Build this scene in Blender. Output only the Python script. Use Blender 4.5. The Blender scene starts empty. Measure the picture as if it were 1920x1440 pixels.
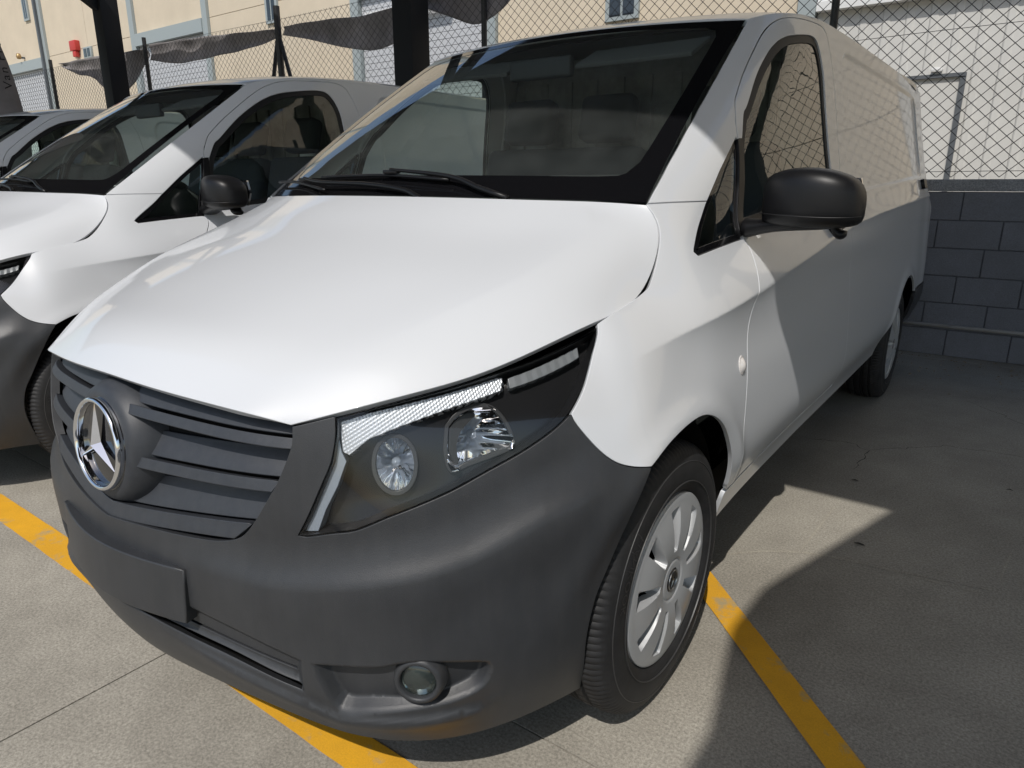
import bpy, math, random
import numpy as np
from mathutils import Vector, Matrix
from mathutils.geometry import delaunay_2d_cdt

random.seed(7); rng = np.random.default_rng(7)
sc = bpy.context.scene
col = sc.collection

# ------------------------------------------------------------------ camera
CAM = np.array([1.4995, -0.5289, 1.2439]); YAW, PITCH, ROLL, FPX = .6328, .2791, .0007, 1302.6
def cam_axes():
    f = np.array([-math.sin(YAW)*math.cos(PITCH), math.cos(YAW)*math.cos(PITCH), -math.sin(PITCH)])
    r = np.array([math.cos(YAW), math.sin(YAW), 0]); u = np.cross(r, f)
    c, s = math.cos(ROLL), math.sin(ROLL)
    return c*r+s*u, -s*r+c*u, f
cr_, cu_, cf_ = cam_axes()
cd = bpy.data.cameras.new('camera'); co = bpy.data.objects.new('camera', cd); col.objects.link(co)
co.matrix_world = Matrix(((cr_[0], cu_[0], -cf_[0], CAM[0]), (cr_[1], cu_[1], -cf_[1], CAM[1]),
                          (cr_[2], cu_[2], -cf_[2], CAM[2]), (0, 0, 0, 1)))
cd.sensor_width = 36; cd.lens = FPX/1920*36; cd.clip_start = .05; cd.clip_end = 800
sc.camera = co

# ------------------------------------------------------------------ light
SUN = Vector((.27, -.74, 1.0)).normalized()          # direction towards the sun
w = bpy.data.worlds.new('World'); sc.world = w; w.use_nodes = True
nt = w.node_tree; nt.nodes.clear()
sky = nt.nodes.new('ShaderNodeTexSky'); sky.sky_type = 'NISHITA'; sky.sun_disc = False
sky.sun_elevation = math.asin(SUN.z); sky.sun_rotation = math.atan2(SUN.x, SUN.y)
sky.air_density = 1.2; sky.dust_density = 1.6; sky.ozone_density = 1.0
bg = nt.nodes.new('ShaderNodeBackground'); bg.inputs[1].default_value = .128
wo = nt.nodes.new('ShaderNodeOutputWorld')
nt.links.new(sky.outputs[0], bg.inputs[0]); nt.links.new(bg.outputs[0], wo.inputs[0])
sl = bpy.data.lights.new('sun', 'SUN'); sl.energy = 2.95; sl.angle = math.radians(.4); sl.color = (1, .96, .905)
so = bpy.data.objects.new('sun', sl); col.objects.link(so); so.location = (3, -6, 9)
so.rotation_euler = SUN.to_track_quat('Z', 'Y').to_euler()
vs = sc.view_settings
vs.view_transform = 'Standard'; vs.look = 'None'; vs.exposure = 0.0; vs.gamma = 1; vs.use_curve_mapping = False

SUN_DX = SUN.x/SUN.z; SUN_DY = -SUN.y/SUN.z       # shadow shift per metre of height

# ------------------------------------------------------------------ materials
def mat(name, color, rough=.5, metal=0., coat=0., spec=.5, bump=None, var=None, coat_rough=.03):
    """bump=(scale,strength,distance); var=(scale,amount) mottles the colour"""
    m = bpy.data.materials.new(name); m.use_nodes = True; n = m.node_tree; b = n.nodes['Principled BSDF']
    b.inputs['Base Color'].default_value = (*color, 1); b.inputs['Roughness'].default_value = rough
    b.inputs['Metallic'].default_value = metal; b.inputs['Coat Weight'].default_value = coat
    b.inputs['Coat Roughness'].default_value = coat_rough; b.inputs['Specular IOR Level'].default_value = spec
    tc = n.nodes.new('ShaderNodeTexCoord')
    if bump:
        nz = n.nodes.new('ShaderNodeTexNoise'); nz.inputs['Scale'].default_value = bump[0]; nz.inputs['Detail'].default_value = 3
        bp = n.nodes.new('ShaderNodeBump'); bp.inputs['Strength'].default_value = bump[1]; bp.inputs['Distance'].default_value = bump[2]
        n.links.new(tc.outputs['Object'], nz.inputs['Vector']); n.links.new(nz.outputs['Fac'], bp.inputs['Height'])
        n.links.new(bp.outputs['Normal'], b.inputs['Normal'])
    if var:
        v = n.nodes.new('ShaderNodeTexNoise'); v.inputs['Scale'].default_value = var[0]; v.inputs['Detail'].default_value = 6
        v.inputs['Roughness'].default_value = .65
        rp = n.nodes.new('ShaderNodeValToRGB')
        k = var[1]
        rp.color_ramp.elements[0].position = .3; rp.color_ramp.elements[1].position = .7
        rp.color_ramp.elements[0].color = (*[c*(1-k) for c in color], 1); rp.color_ramp.elements[1].color = (*[min(1, c*(1+k)) for c in color], 1)
        n.links.new(tc.outputs['Object'], v.inputs['Vector']); n.links.new(v.outputs['Fac'], rp.inputs[0])
        n.links.new(rp.outputs[0], b.inputs['Base Color'])
    return m
def glass(name, tint, refl=1.0, ior=1.5, dust=0.0):
    m = bpy.data.materials.new(name); m.use_nodes = True; n = m.node_tree; n.nodes.clear()
    o = n.nodes.new('ShaderNodeOutputMaterial'); mx = n.nodes.new('ShaderNodeMixShader')
    tr = n.nodes.new('ShaderNodeBsdfTransparent'); tr.inputs[0].default_value = (*tint, 1)
    gl = n.nodes.new('ShaderNodeBsdfGlossy'); gl.inputs['Roughness'].default_value = .003; gl.inputs['Color'].default_value = (refl, refl, refl, 1)
    # Schlick reflectance, the same from either side of the pane
    lw = n.nodes.new('ShaderNodeLayerWeight'); lw.inputs[0].default_value = .5
    def op(kind, a, b_):
        q = n.nodes.new('ShaderNodeMath'); q.operation = kind
        for i, v in enumerate((a, b_)):
            if hasattr(v, 'is_output'): n.links.new(v, q.inputs[i])
            else: q.inputs[i].default_value = v
        return q
    r0 = ((ior-1)/(ior+1))**2
    ma = op('ADD', op('MULTIPLY', op('POWER', lw.outputs['Facing'], 5.0).outputs[0], (1-r0)*1.15).outputs[0], r0*1.5); ma.use_clamp = True
    n.links.new(ma.outputs[0], mx.inputs[0])
    last = tr
    if dust > 0:
        df = n.nodes.new('ShaderNodeBsdfDiffuse'); df.inputs[0].default_value = (.46, .49, .47, 1)
        tc = n.nodes.new('ShaderNodeTexCoord'); nz = n.nodes.new('ShaderNodeTexNoise'); nz.inputs['Scale'].default_value = 9; nz.inputs['Detail'].default_value = 8
        n.links.new(tc.outputs['Object'], nz.inputs['Vector'])
        m2 = n.nodes.new('ShaderNodeMath'); m2.operation = 'MULTIPLY'; m2.inputs[1].default_value = dust*2
        n.links.new(nz.outputs['Fac'], m2.inputs[0])
        md = n.nodes.new('ShaderNodeMixShader'); n.links.new(m2.outputs[0], md.inputs[0])
        n.links.new(tr.outputs[0], md.inputs[1]); n.links.new(df.outputs[0], md.inputs[2]); last = md
    n.links.new(last.outputs[0], mx.inputs[1]); n.links.new(gl.outputs[0], mx.inputs[2]); n.links.new(mx.outputs[0], o.inputs[0])
    return m
M = {}
M['paint'] = mat('white_car_paint', (.665, .682, .708), .38, coat=.75, spec=.4, coat_rough=.045)
M['plastic'] = mat('grey_bumper_plastic', (.034, .036, .040), .43, spec=.5, bump=(620, .30, .0012), var=(9, .12))
def dusty(m, s0, amt, tone=(.20, .19, .17)):
    """thin road dust in uneven vertical runs"""
    n = m.node_tree; b = n.nodes['Principled BSDF']; old = b.inputs['Base Color'].links[0].from_socket
    tc = n.nodes.new('ShaderNodeTexCoord'); mp = n.nodes.new('ShaderNodeMapping'); mp.inputs['Scale'].default_value = (s0, s0, s0*.16)
    z = n.nodes.new('ShaderNodeTexNoise'); z.inputs['Scale'].default_value = 1; z.inputs['Detail'].default_value = 9; z.inputs['Roughness'].default_value = .7
    n.links.new(tc.outputs['Object'], mp.inputs[0]); n.links.new(mp.outputs[0], z.inputs['Vector'])
    r = n.nodes.new('ShaderNodeMapRange'); r.inputs[1].default_value = .42; r.inputs[2].default_value = .8; r.inputs[3].default_value = 0; r.inputs[4].default_value = amt
    n.links.new(z.outputs['Fac'], r.inputs[0]); x = n.nodes.new('ShaderNodeMix'); x.data_type = 'RGBA'; n.links.new(r.outputs[0], x.inputs[0]); n.links.new(old, x.inputs[6]); x.inputs[7].default_value = (*tone, 1)
    n.links.new(x.outputs[2], b.inputs['Base Color'])
dusty(M['plastic'], 40, .045)
M['slat'] = mat('grille_slat_plastic', (.034, .038, .046), .50, spec=.5, bump=(500, .15, .001), var=(60, .08))
dusty(M['slat'], 45, .07)
M['black'] = mat('black_plastic', (.009, .009, .010), .40, spec=.32, bump=(700, .12, .001))
M['gloss_black'] = mat('gloss_black', (.006, .006, .007), .08, coat=.6)
M['dark'] = mat('dark_underside', (.008, .008, .008), .8, spec=.2)
M['rubber'] = mat('tyre_rubber', (.020, .020, .021), .62, spec=.4, bump=(300, .15, .001), var=(22, .3))
M['seal'] = mat('rubber_seal', (.010, .010, .011), .55)
M['chrome'] = mat('chrome', (.86, .87, .90), .04, metal=1)
M['silver'] = mat('silver_hubcap_paint', (.43, .44, .45), .42, metal=.18, coat=.15)
M['reflector'] = mat('lamp_reflector', (.95, .95, .96), .05, metal=1)
M['lamp_ribs'] = mat('ribbed_lamp_reflector', (.66, .68, .72), .45, metal=.65)
M['guide'] = mat('light_guide', (.30, .34, .40), .25, metal=.3)
M['lampblack'] = mat('lamp_bezel', (.018, .018, .019), .30)
M['bezel'] = mat('gloss_lamp_bezel', (.016, .016, .017), .16, spec=.35)
M['drl'] = mat('grey_lamp_strip', (.20, .21, .22), .25, coat=.5)
M['lampgrey'] = mat('lamp_bezel_grey', (.045, .045, .046), .30)
M['glass'] = glass('side_window_glass', (.84, .93, .88))
M['wglass'] = glass('windscreen_glass', (.86, .93, .895), dust=.05)
M['lens'] = glass('lamp_lens', (.97, .98, .98), ior=1.32)
M['frit'] = mat('black_glass_border', (.006, .006, .007), .05, spec=.6)
M['interior'] = mat('interior_plastic', (.032, .033, .034), .6, bump=(300, .1, .001))
M['seat'] = mat('seat_cloth', (.032, .033, .036), .85, bump=(600, .2, .001))
M['liner'] = mat('headliner_cloth', (.10, .10, .098), .9)
M['bulkhead'] = mat('bulkhead_panel', (.20, .20, .19), .7, var=(8, .3))
M['paper'] = mat('paper', (.75, .76, .76), .7)
M['amber'] = mat('clear_repeater_lens', (.75, .72, .70), .10, coat=1)

# ------------------------------------------------------------------ object helpers
def link(o, parent=None):
    col.objects.link(o)
    if parent is not None: o.parent = parent
    return o
def tag(o, label=None, cat=None, group=None, kind=None):
    if label: o['label'] = label
    if cat: o['category'] = cat
    if group: o['group'] = group
    if kind: o['kind'] = kind
    return o
def empty(name, loc=(0, 0, 0)):
    o = bpy.data.objects.new(name, None); o.location = loc; o.empty_display_size = .2
    return link(o)
def mesh_obj(name, V, F, m, parent=None, N=None, smooth=True, loc=None):
    me = bpy.data.meshes.new(name); me.from_pydata([tuple(map(float, v)) for v in V], [], [tuple(map(int, f)) for f in F]); me.update()
    mats = m if isinstance(m, (list, tuple)) else [m]
    for k in mats: me.materials.append(k)
    me.polygons.foreach_set('use_smooth', [smooth]*len(me.polygons))
    if N is not None: me.normals_split_custom_set_from_vertices([tuple(map(float, n)) for n in N])
    o = bpy.data.objects.new(name, me)
    if loc is not None: o.location = loc
    return link(o, parent)
class MB:
    """collects plain shapes into one mesh"""
    def __init__(s): s.V = []; s.F = []
    def add(s, V, F):
        b = len(s.V); s.V += [tuple(v) for v in V]; s.F += [tuple(i+b for i in f) for f in F]; return s
    def box(s, lo, hi, rot=None, piv=None):
        x0, y0, z0 = lo; x1, y1, z1 = hi
        V = [Vector(p) for p in ((x0,y0,z0),(x1,y0,z0),(x1,y1,z0),(x0,y1,z0),(x0,y0,z1),(x1,y0,z1),(x1,y1,z1),(x0,y1,z1))]
        if rot is not None:
            c = Vector(piv) if piv is not None else sum(V, Vector())/8; V = [rot @ (v-c)+c for v in V]
        return s.add(V, [(0,3,2,1),(4,5,6,7),(0,1,5,4),(1,2,6,5),(2,3,7,6),(3,0,4,7)])
    def tube(s, pts, r, n=8, cap=True):
        pts = [Vector(p) for p in pts]; rs = r if hasattr(r, '__len__') else [r]*len(pts); b = len(s.V)
        up = Vector((0, 0, 1)); V = []
        for i, p in enumerate(pts):
            t = (pts[min(i+1, len(pts)-1)]-pts[max(i-1, 0)]).normalized()
            a = t.cross(up if abs(t.z) < .9 else Vector((1, 0, 0))).normalized(); c = a.cross(t).normalized()
            for k in range(n):
                g = 2*math.pi*k/n; V.append(p+float(rs[i])*(math.cos(g)*a+math.sin(g)*c))
        F = [(i*n+k, i*n+(k+1) % n, (i+1)*n+(k+1) % n, (i+1)*n+k) for i in range(len(pts)-1) for k in range(n)]
        if cap: F += [tuple(range(n))[::-1], tuple((len(pts)-1)*n+k for k in range(n))]
        return s.add(V, F)
    def bar(s, a, b, w, h, up=(0, 0, 1)):
        a = Vector(a); b = Vector(b); t = (b-a).normalized(); u = Vector(up)
        if abs(t.dot(u)) > .95: u = Vector((1, 0, 0))
        x = t.cross(u).normalized()*w/2; y = x.cross(t).normalized()*h/2
        V = [a-x-y, a+x-y, a+x+y, a-x+y, b-x-y, b+x-y, b+x+y, b-x+y]
        return s.add(V, [(0,3,2,1),(4,5,6,7),(0,1,5,4),(1,2,6,5),(2,3,7,6),(3,0,4,7)])
    def lathe(s, prof, c, axis, n=32, up=(0, 0, 1), caps=False):
        """prof = [(radius, along-axis)]"""
        c = Vector(c); ax = Vector(axis).normalized(); u = Vector(up)
        if abs(ax.dot(u)) > .95: u = Vector((1, 0, 0))
        a = u.cross(ax).normalized(); b = ax.cross(a).normalized(); V = []
        for r, h in prof:
            for k in range(n):
                g = 2*math.pi*k/n; V.append(c+ax*float(h)+float(r)*(math.cos(g)*a+math.sin(g)*b))
        F = [(i*n+k, i*n+(k+1) % n, (i+1)*n+(k+1) % n, (i+1)*n+k) for i in range(len(prof)-1) for k in range(n)]
        if caps: F += [tuple(range(n))[::-1], tuple((len(prof)-1)*n+k for k in range(n))]
        return s.add(V, F)
    def prism(s, poly, lo, hi, plane='yz'):
        """poly extruded along the remaining axis"""
        n = len(poly); V = []
        for t in (lo, hi):
            for p, q in poly: V.append({'yz': (t, p, q), 'xz': (p, t, q), 'xy': (p, q, t)}[plane])
        F = [tuple(range(n))[::-1], tuple(range(n, 2*n))]+[(i, (i+1) % n, n+(i+1) % n, n+i) for i in range(n)]
        return s.add(V, F)
    def build(s, name, m, parent=None, smooth=False, loc=None, bevel=0, seg=2, auto=None):
        o = mesh_obj(name, s.V, s.F, m, parent, smooth=smooth, loc=loc)
        import bmesh
        bm = bmesh.new(); bm.from_mesh(o.data); bmesh.ops.recalc_face_normals(bm, faces=bm.faces)
        if bevel: bmesh.ops.bevel(bm, geom=list(bm.edges), offset=bevel, segments=seg, affect='EDGES', profile=.6)
        bm.to_mesh(o.data); bm.free()
        if smooth or bevel: o.data.polygons.foreach_set('use_smooth', [True]*len(o.data.polygons))
        if auto is not None or bevel: o.data.set_sharp_from_angle(angle=math.radians(auto or 40))
        return o

# ------------------------------------------------------------------ skin of the van as splines
class Spl:
    def __init__(s,x,Y):
        x=np.asarray(x,float); Y=np.asarray(Y,float); n=len(x); s.x=x; s.Y=Y
        h=np.diff(x); A=np.zeros((n,n)); A[0,0]=A[-1,-1]=1
        sh=Y.reshape(n,-1); B=np.zeros_like(sh)
        for i in range(1,n-1):
            A[i,i-1]=h[i-1]; A[i,i]=2*(h[i-1]+h[i]); A[i,i+1]=h[i]
            B[i]=6*((sh[i+1]-sh[i])/h[i]-(sh[i]-sh[i-1])/h[i-1])
        s.M=np.linalg.solve(A,B).reshape(Y.shape)
    def __call__(s,t):
        t=np.asarray(t,float); i=np.clip(np.searchsorted(s.x,t)-1,0,len(s.x)-2)
        h=s.x[i+1]-s.x[i]; tc=t
        a=(s.x[i+1]-tc)/h; b=1-a
        ex=(1,)*(s.Y.ndim-1)
        a=a.reshape(a.shape+ex);b=b.reshape(b.shape+ex);h=h.reshape(h.shape+ex)
        return a*s.Y[i]+b*s.Y[i+1]+((a**3-a)*s.M[i]+(b**3-b)*s.M[i+1])*h*h/6
def sm(a,b,t):
    t=np.clip((t-a)/(b-a),0,1); return t*t*(3-2*t)
# ---------- windscreen edge ----------
WS0=np.array([.743,1.05,1.203]); WS1=np.array([.663,1.869,1.748])
def ws_edge(z):
    t=(np.asarray(z)-WS0[2])/(WS1[2]-WS0[2])
    return WS0[0]+t*(WS1[0]-WS0[0]), WS0[1]+t*(WS1[1]-WS0[1])
ZL=[.18,.28,.40,.52,.64,.76,.85,.94,1.02,1.12]+[1.22+.06*i for i in range(11)]
SF=[-.70,-.45,-.21,-.03,.15,.33,.53]
YS=[.75,.9,1.05,1.2,1.4,1.6,1.85,2.1,2.5,3.0,3.6,4.2,4.7,5.0]
FR={.18:[(0,.115),(.25,.14),(.48,.175),(.63,.225),(.75,.325),(.825,.46),(.868,.60)],
 .28:[(0,.06),(.25,.085),(.48,.135),(.645,.20),(.775,.315),(.86,.455),(.906,.60)],
 .40:[(0,.04),(.25,.07),(.485,.125),(.655,.20),(.79,.32),(.88,.46),(.93,.605)],
 .52:[(0,.045),(.25,.075),(.485,.135),(.655,.215),(.785,.335),(.875,.465),(.933,.605)],
 .64:[(0,.055),(.25,.085),(.485,.145),(.65,.235),(.775,.355),(.868,.48),(.935,.61)],
 .76:[(0,.065),(.25,.095),(.485,.16),(.635,.26),(.75,.38),(.845,.50),(.91,.62)],
 .85:[(0,.085),(.25,.115),(.485,.18),(.62,.285),(.73,.40),(.818,.515),(.872,.63)],
 .94:[(0,.13),(.25,.165),(.485,.24),(.60,.335),(.69,.44),(.765,.545),(.82,.65)],
 1.02:[(0,.25),(.25,.28),(.48,.35),(.57,.42),(.64,.5),(.70,.59),(.75,.68)],
 1.12:[(0,.40),(.2,.42),(.4,.46),(.47,.52),(.53,.58),(.58,.64),(.62,.70)],
 1.24:[(0,.5),(.15,.52),(.3,.55),(.37,.6),(.43,.64),(.48,.68),(.52,.72)]}
SX={.18:[.882,.89,.885,.88,.875,.872,.87,.87,.87,.87,.87,.87,.865,.85],
 .28:[.925,.917,.907,.897,.888,.884,.882,.88,.88,.88,.88,.88,.875,.86],
 .40:[.948,.945,.937,.927,.919,.914,.911,.91,.91,.91,.91,.912,.91,.90],
 .52:[.957,.962,.962,.958,.956,.955,.955,.955,.955,.955,.955,.957,.953,.94],
 .64:[.962,.968,.967,.964,.962,.961,.961,.961,.961,.961,.962,.964,.958,.944],
 .76:[.948,.96,.962,.959,.956,.955,.955,.955,.955,.956,.958,.96,.955,.942],
 .85:[.917,.932,.943,.946,.946,.946,.947,.948,.949,.95,.952,.953,.95,.938],
 .94:[.868,.889,.915,.930,.936,.939,.942,.944,.946,.948,.95,.95,.947,.935],
 1.02:[.788,.822,.868,.893,.905,.913,.923,.933,.943,.948,.95,.95,.945,.932],
 1.12:[.655,.735,.810,.830,.838,.843,.851,.862,.885,.915,.938,.943,.938,.924]}
GL={1.24:[.76,.775,.79,.80,.812,.820,.828,.838,.855,.875,.893,.900,.893,.878],
 1.40:[.74,.755,.765,.775,.787,.796,.804,.812,.828,.842,.855,.860,.852,.836],
 1.55:[.72,.735,.745,.755,.766,.775,.781,.788,.803,.815,.826,.830,.822,.806],
 1.70:[.70,.715,.725,.735,.746,.755,.760,.766,.780,.790,.798,.800,.792,.776],
 1.83:[.68,.695,.705,.715,.726,.735,.739,.744,.758,.766,.772,.774,.766,.750]}
YD=[.75,.9,1.05,1.2,1.3,1.4,1.5,1.6,1.7,1.8,1.9,2.0,2.1,2.3,2.5,2.75,3.0,3.3,3.6,3.9,4.2,4.45,4.7,5.0]
def _basis(y,z):
    y=(np.asarray(y,float)-2.8)/2.2; z=(np.asarray(z,float)-1.5)/.3
    return np.stack([y**i*z**j for i in range(5) for j in range(3)],-1)
_yy,_zz=np.meshgrid(YS,sorted(GL),indexing='ij')
_gk=np.linalg.lstsq(_basis(_yy.ravel(),_zz.ravel()),np.array([GL[z] for z in sorted(GL)]).T.ravel(),rcond=None)[0]
def gplane(y,z): return _basis(y,z)@_gk
def _grid():
    S=SF+YD+[5.075,5.15,5.5,5.9]
    G=np.zeros((len(S),len(ZL),2)); yd=np.array(YD)
    for j,z in enumerate(ZL):
        f=FR.get(z,FR[1.24])
        if z>1.2:
            xe,yw=ws_edge(z); d=np.clip(1-(yd-yw)/.36,0,1.7)
            side=gplane(yd,z)-(gplane(yw,z)-xe)*d**2.3
            if z>1.3: f=[(px*(side[0]/.64),py+(z-1.24)*.3) for px,py in FR[1.24]]
        else: side=Spl(YS,SX[z])(yd)
        for i in range(7): G[i,j]=f[i]
        for i,y in enumerate(YD): G[7+i,j]=(side[i],y)
        xr=side[-1]; ryaw=max(0,(z-1.0))*.12
        G[-4,j]=(xr-.028,5.075-ryaw*.6); G[-3,j]=(xr-.10,5.12-ryaw); G[-2,j]=(xr-.45,5.15-ryaw); G[-1,j]=(0,5.16-ryaw)
    m=G[1:3].copy()[::-1]; m[...,0]*=-1
    G=np.concatenate([m,G]); S=[-1.4-S[2],-1.4-S[1]]+S
    return np.array(S),G
_S,_G=_grid()
_sp=Spl(_S,_G); 
def zc(s): return np.interp(s,[.6,.83,1.4,2.3,3.6,5.1],[.89,.914,.968,1.062,1.14,1.19])
_zcs=Spl([.6,.83,1.4,2.3,3.6,5.1],[.885,.914,.968,1.062,1.14,1.185])
def W(s,z,off=0.0):
    """outer skin: s runs round the car in metres (s=Y on the flank), z height"""
    s=np.atleast_1d(np.asarray(s,float)); z=np.atleast_1d(np.asarray(z,float))
    shp=s.shape; s=s.ravel(); z=z.ravel(); flip=s<-.7; s=np.where(flip,-1.4-s,s)
    out=np.empty((len(s),3))
    C=_sp(s)                         # n x nz x 2
    Zl=np.array(ZL)
    # spline across z per point (shared matrix)
    sz=Spl(Zl,np.moveaxis(C,1,0))    # nz x n x 2
    i=np.clip(np.searchsorted(Zl,z)-1,0,len(Zl)-2); h=Zl[i+1]-Zl[i]; a=(Zl[i+1]-z)/h;b=1-a; k=np.arange(len(s))
    P=a[:,None]*sz.Y[i,k]+b[:,None]*sz.Y[i+1,k]+((a**3-a)[:,None]*sz.M[i,k]+(b**3-b)[:,None]*sz.M[i+1,k])*(h*h/6)[:,None]
    x=P[:,0];y=P[:,1]
    # character crease on the flank
    d=z-_zcs(s); c=sm(.66,1.0,s)*(1-sm(4.9,5.05,s))
    dn=np.minimum(d,0)
    x=x+c*(.50*dn*np.exp(dn/.085)+.005*np.exp(-np.abs(d)/.10))
    # pressed blank-window panel of the cargo side
    qx=np.minimum(s-2.66,4.66-s); qz=np.minimum(z-(1.205+(s-2.7)*.045),1.762-z)
    q=np.where((qx>.10)|(qz>.10),np.minimum(qx,qz),np.minimum(np.minimum(qx,qz),.10-np.hypot(np.minimum(qx-.10,0),np.minimum(qz-.10,0))))
    x=x-.011*sm(0,.022,q)
    # wheel arch flare lips
    for yc in (.885,4.085):
        r=np.hypot(y-yc,z-.338); x=x+.010*np.exp(-((r-.41)/.035)**2)*sm(.40,.55,z)*(1-sm(.80,.92,z))
    x=np.where(flip,-x,x)
    return np.stack([x,y,z],1).reshape(shp+(3,))
def Wn(s,z,e=2e-3):
    a=W(s+e,z)-W(s-e,z); b=W(s,z+e)-W(s,z-e); n=np.cross(a,b); return n/np.linalg.norm(n,axis=-1,keepdims=True)

# ------------------------------------------------------------------ panels cut out of a curved skin
def cr(pts, step=.012):
    """Catmull-Rom through the points"""
    P = np.array(pts, float)
    if len(P) < 3:
        n = max(1, int(np.hypot(*(P[1]-P[0]))/step)); return [tuple(P[0]+(P[1]-P[0])*i/n) for i in range(n+1)]
    Q = np.vstack([2*P[0]-P[1], P, 2*P[-1]-P[-2]]); out = []
    for i in range(1, len(Q)-2):
        n = max(1, int(round(np.hypot(*(Q[i+1]-Q[i]))/step)))
        for k in range(n):
            t = k/n; a, b, c, d = Q[i-1:i+3]
            out.append(tuple(.5*((2*b)+(c-a)*t+(2*a-5*b+4*c-d)*t*t+(3*b-a-3*c+d)*t**3)))
    out.append(tuple(P[-1])); return out
def clean(poly, eps=1e-4):
    o = []
    for p in poly:
        if not o or math.hypot(p[0]-o[-1][0], p[1]-o[-1][1]) > eps: o.append((float(p[0]), float(p[1])))
    if math.hypot(o[0][0]-o[-1][0], o[0][1]-o[-1][1]) < eps: o.pop()
    return o
def resample(poly, step):
    o = []; n = len(poly)
    for i in range(n):
        a = np.array(poly[i]); b = np.array(poly[(i+1) % n]); k = max(1, int(math.ceil(np.hypot(*(b-a))/step)))
        o += [tuple(a+(b-a)*j/k) for j in range(k)]
    return o
def area(p): p = np.array(p); q = np.roll(p, -1, 0); return .5*np.sum(p[:, 0]*q[:, 1]-q[:, 0]*p[:, 1])
def inset(poly, d):
    """poly CCW; moves the edge inwards by d"""
    P = np.array(poly); a = P-np.roll(P, 1, 0); b = np.roll(P, -1, 0)-P
    a /= np.linalg.norm(a, axis=1)[:, None]; b /= np.linalg.norm(b, axis=1)[:, None]
    na = np.stack([-a[:, 1], a[:, 0]], 1); nb = np.stack([-b[:, 1], b[:, 0]], 1); m = na+nb
    m /= np.maximum(np.linalg.norm(m, axis=1), .3)[:, None]; k = 1/np.maximum((m*na).sum(1), .5)
    return [tuple(p) for p in P+m*(d*k)[:, None]]
def inside(poly, X):
    P = np.array(poly); x, y = X[:, 0], X[:, 1]; r = np.zeros(len(X), bool); q = np.roll(P, -1, 0)
    for (x0, y0), (x1, y1) in zip(P, q):
        if y0 == y1: continue
        r ^= ((y0 > y) != (y1 > y)) & (x < (x1-x0)*(y-y0)/(y1-y0)+x0)
    return r
def sdist(poly, X, closed=True):
    """distance to the polyline, positive inside"""
    P = np.array(poly); Q = np.roll(P, -1, 0) if closed else P[1:]
    if not closed: P = P[:-1]
    d = np.full(len(X), 9.)
    for a, b in zip(P, Q):
        e = b-a; L = e@e
        if L < 1e-12: continue
        t = np.clip(((X-a)@e)/L, 0, 1); d = np.minimum(d, np.hypot(*(X-a-t[:, None]*e).T))
    return np.where(inside(poly, X), d, -d) if closed else d
def mir(poly): return [(-1.4-s, z) for s, z in poly][::-1]
def normals(surf, s, z, e=1.2e-3):
    n = np.cross(surf(s+e, z)-surf(s-e, z), surf(s, z+e)-surf(s, z-e)); return n/np.linalg.norm(n, axis=1)[:, None]
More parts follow.
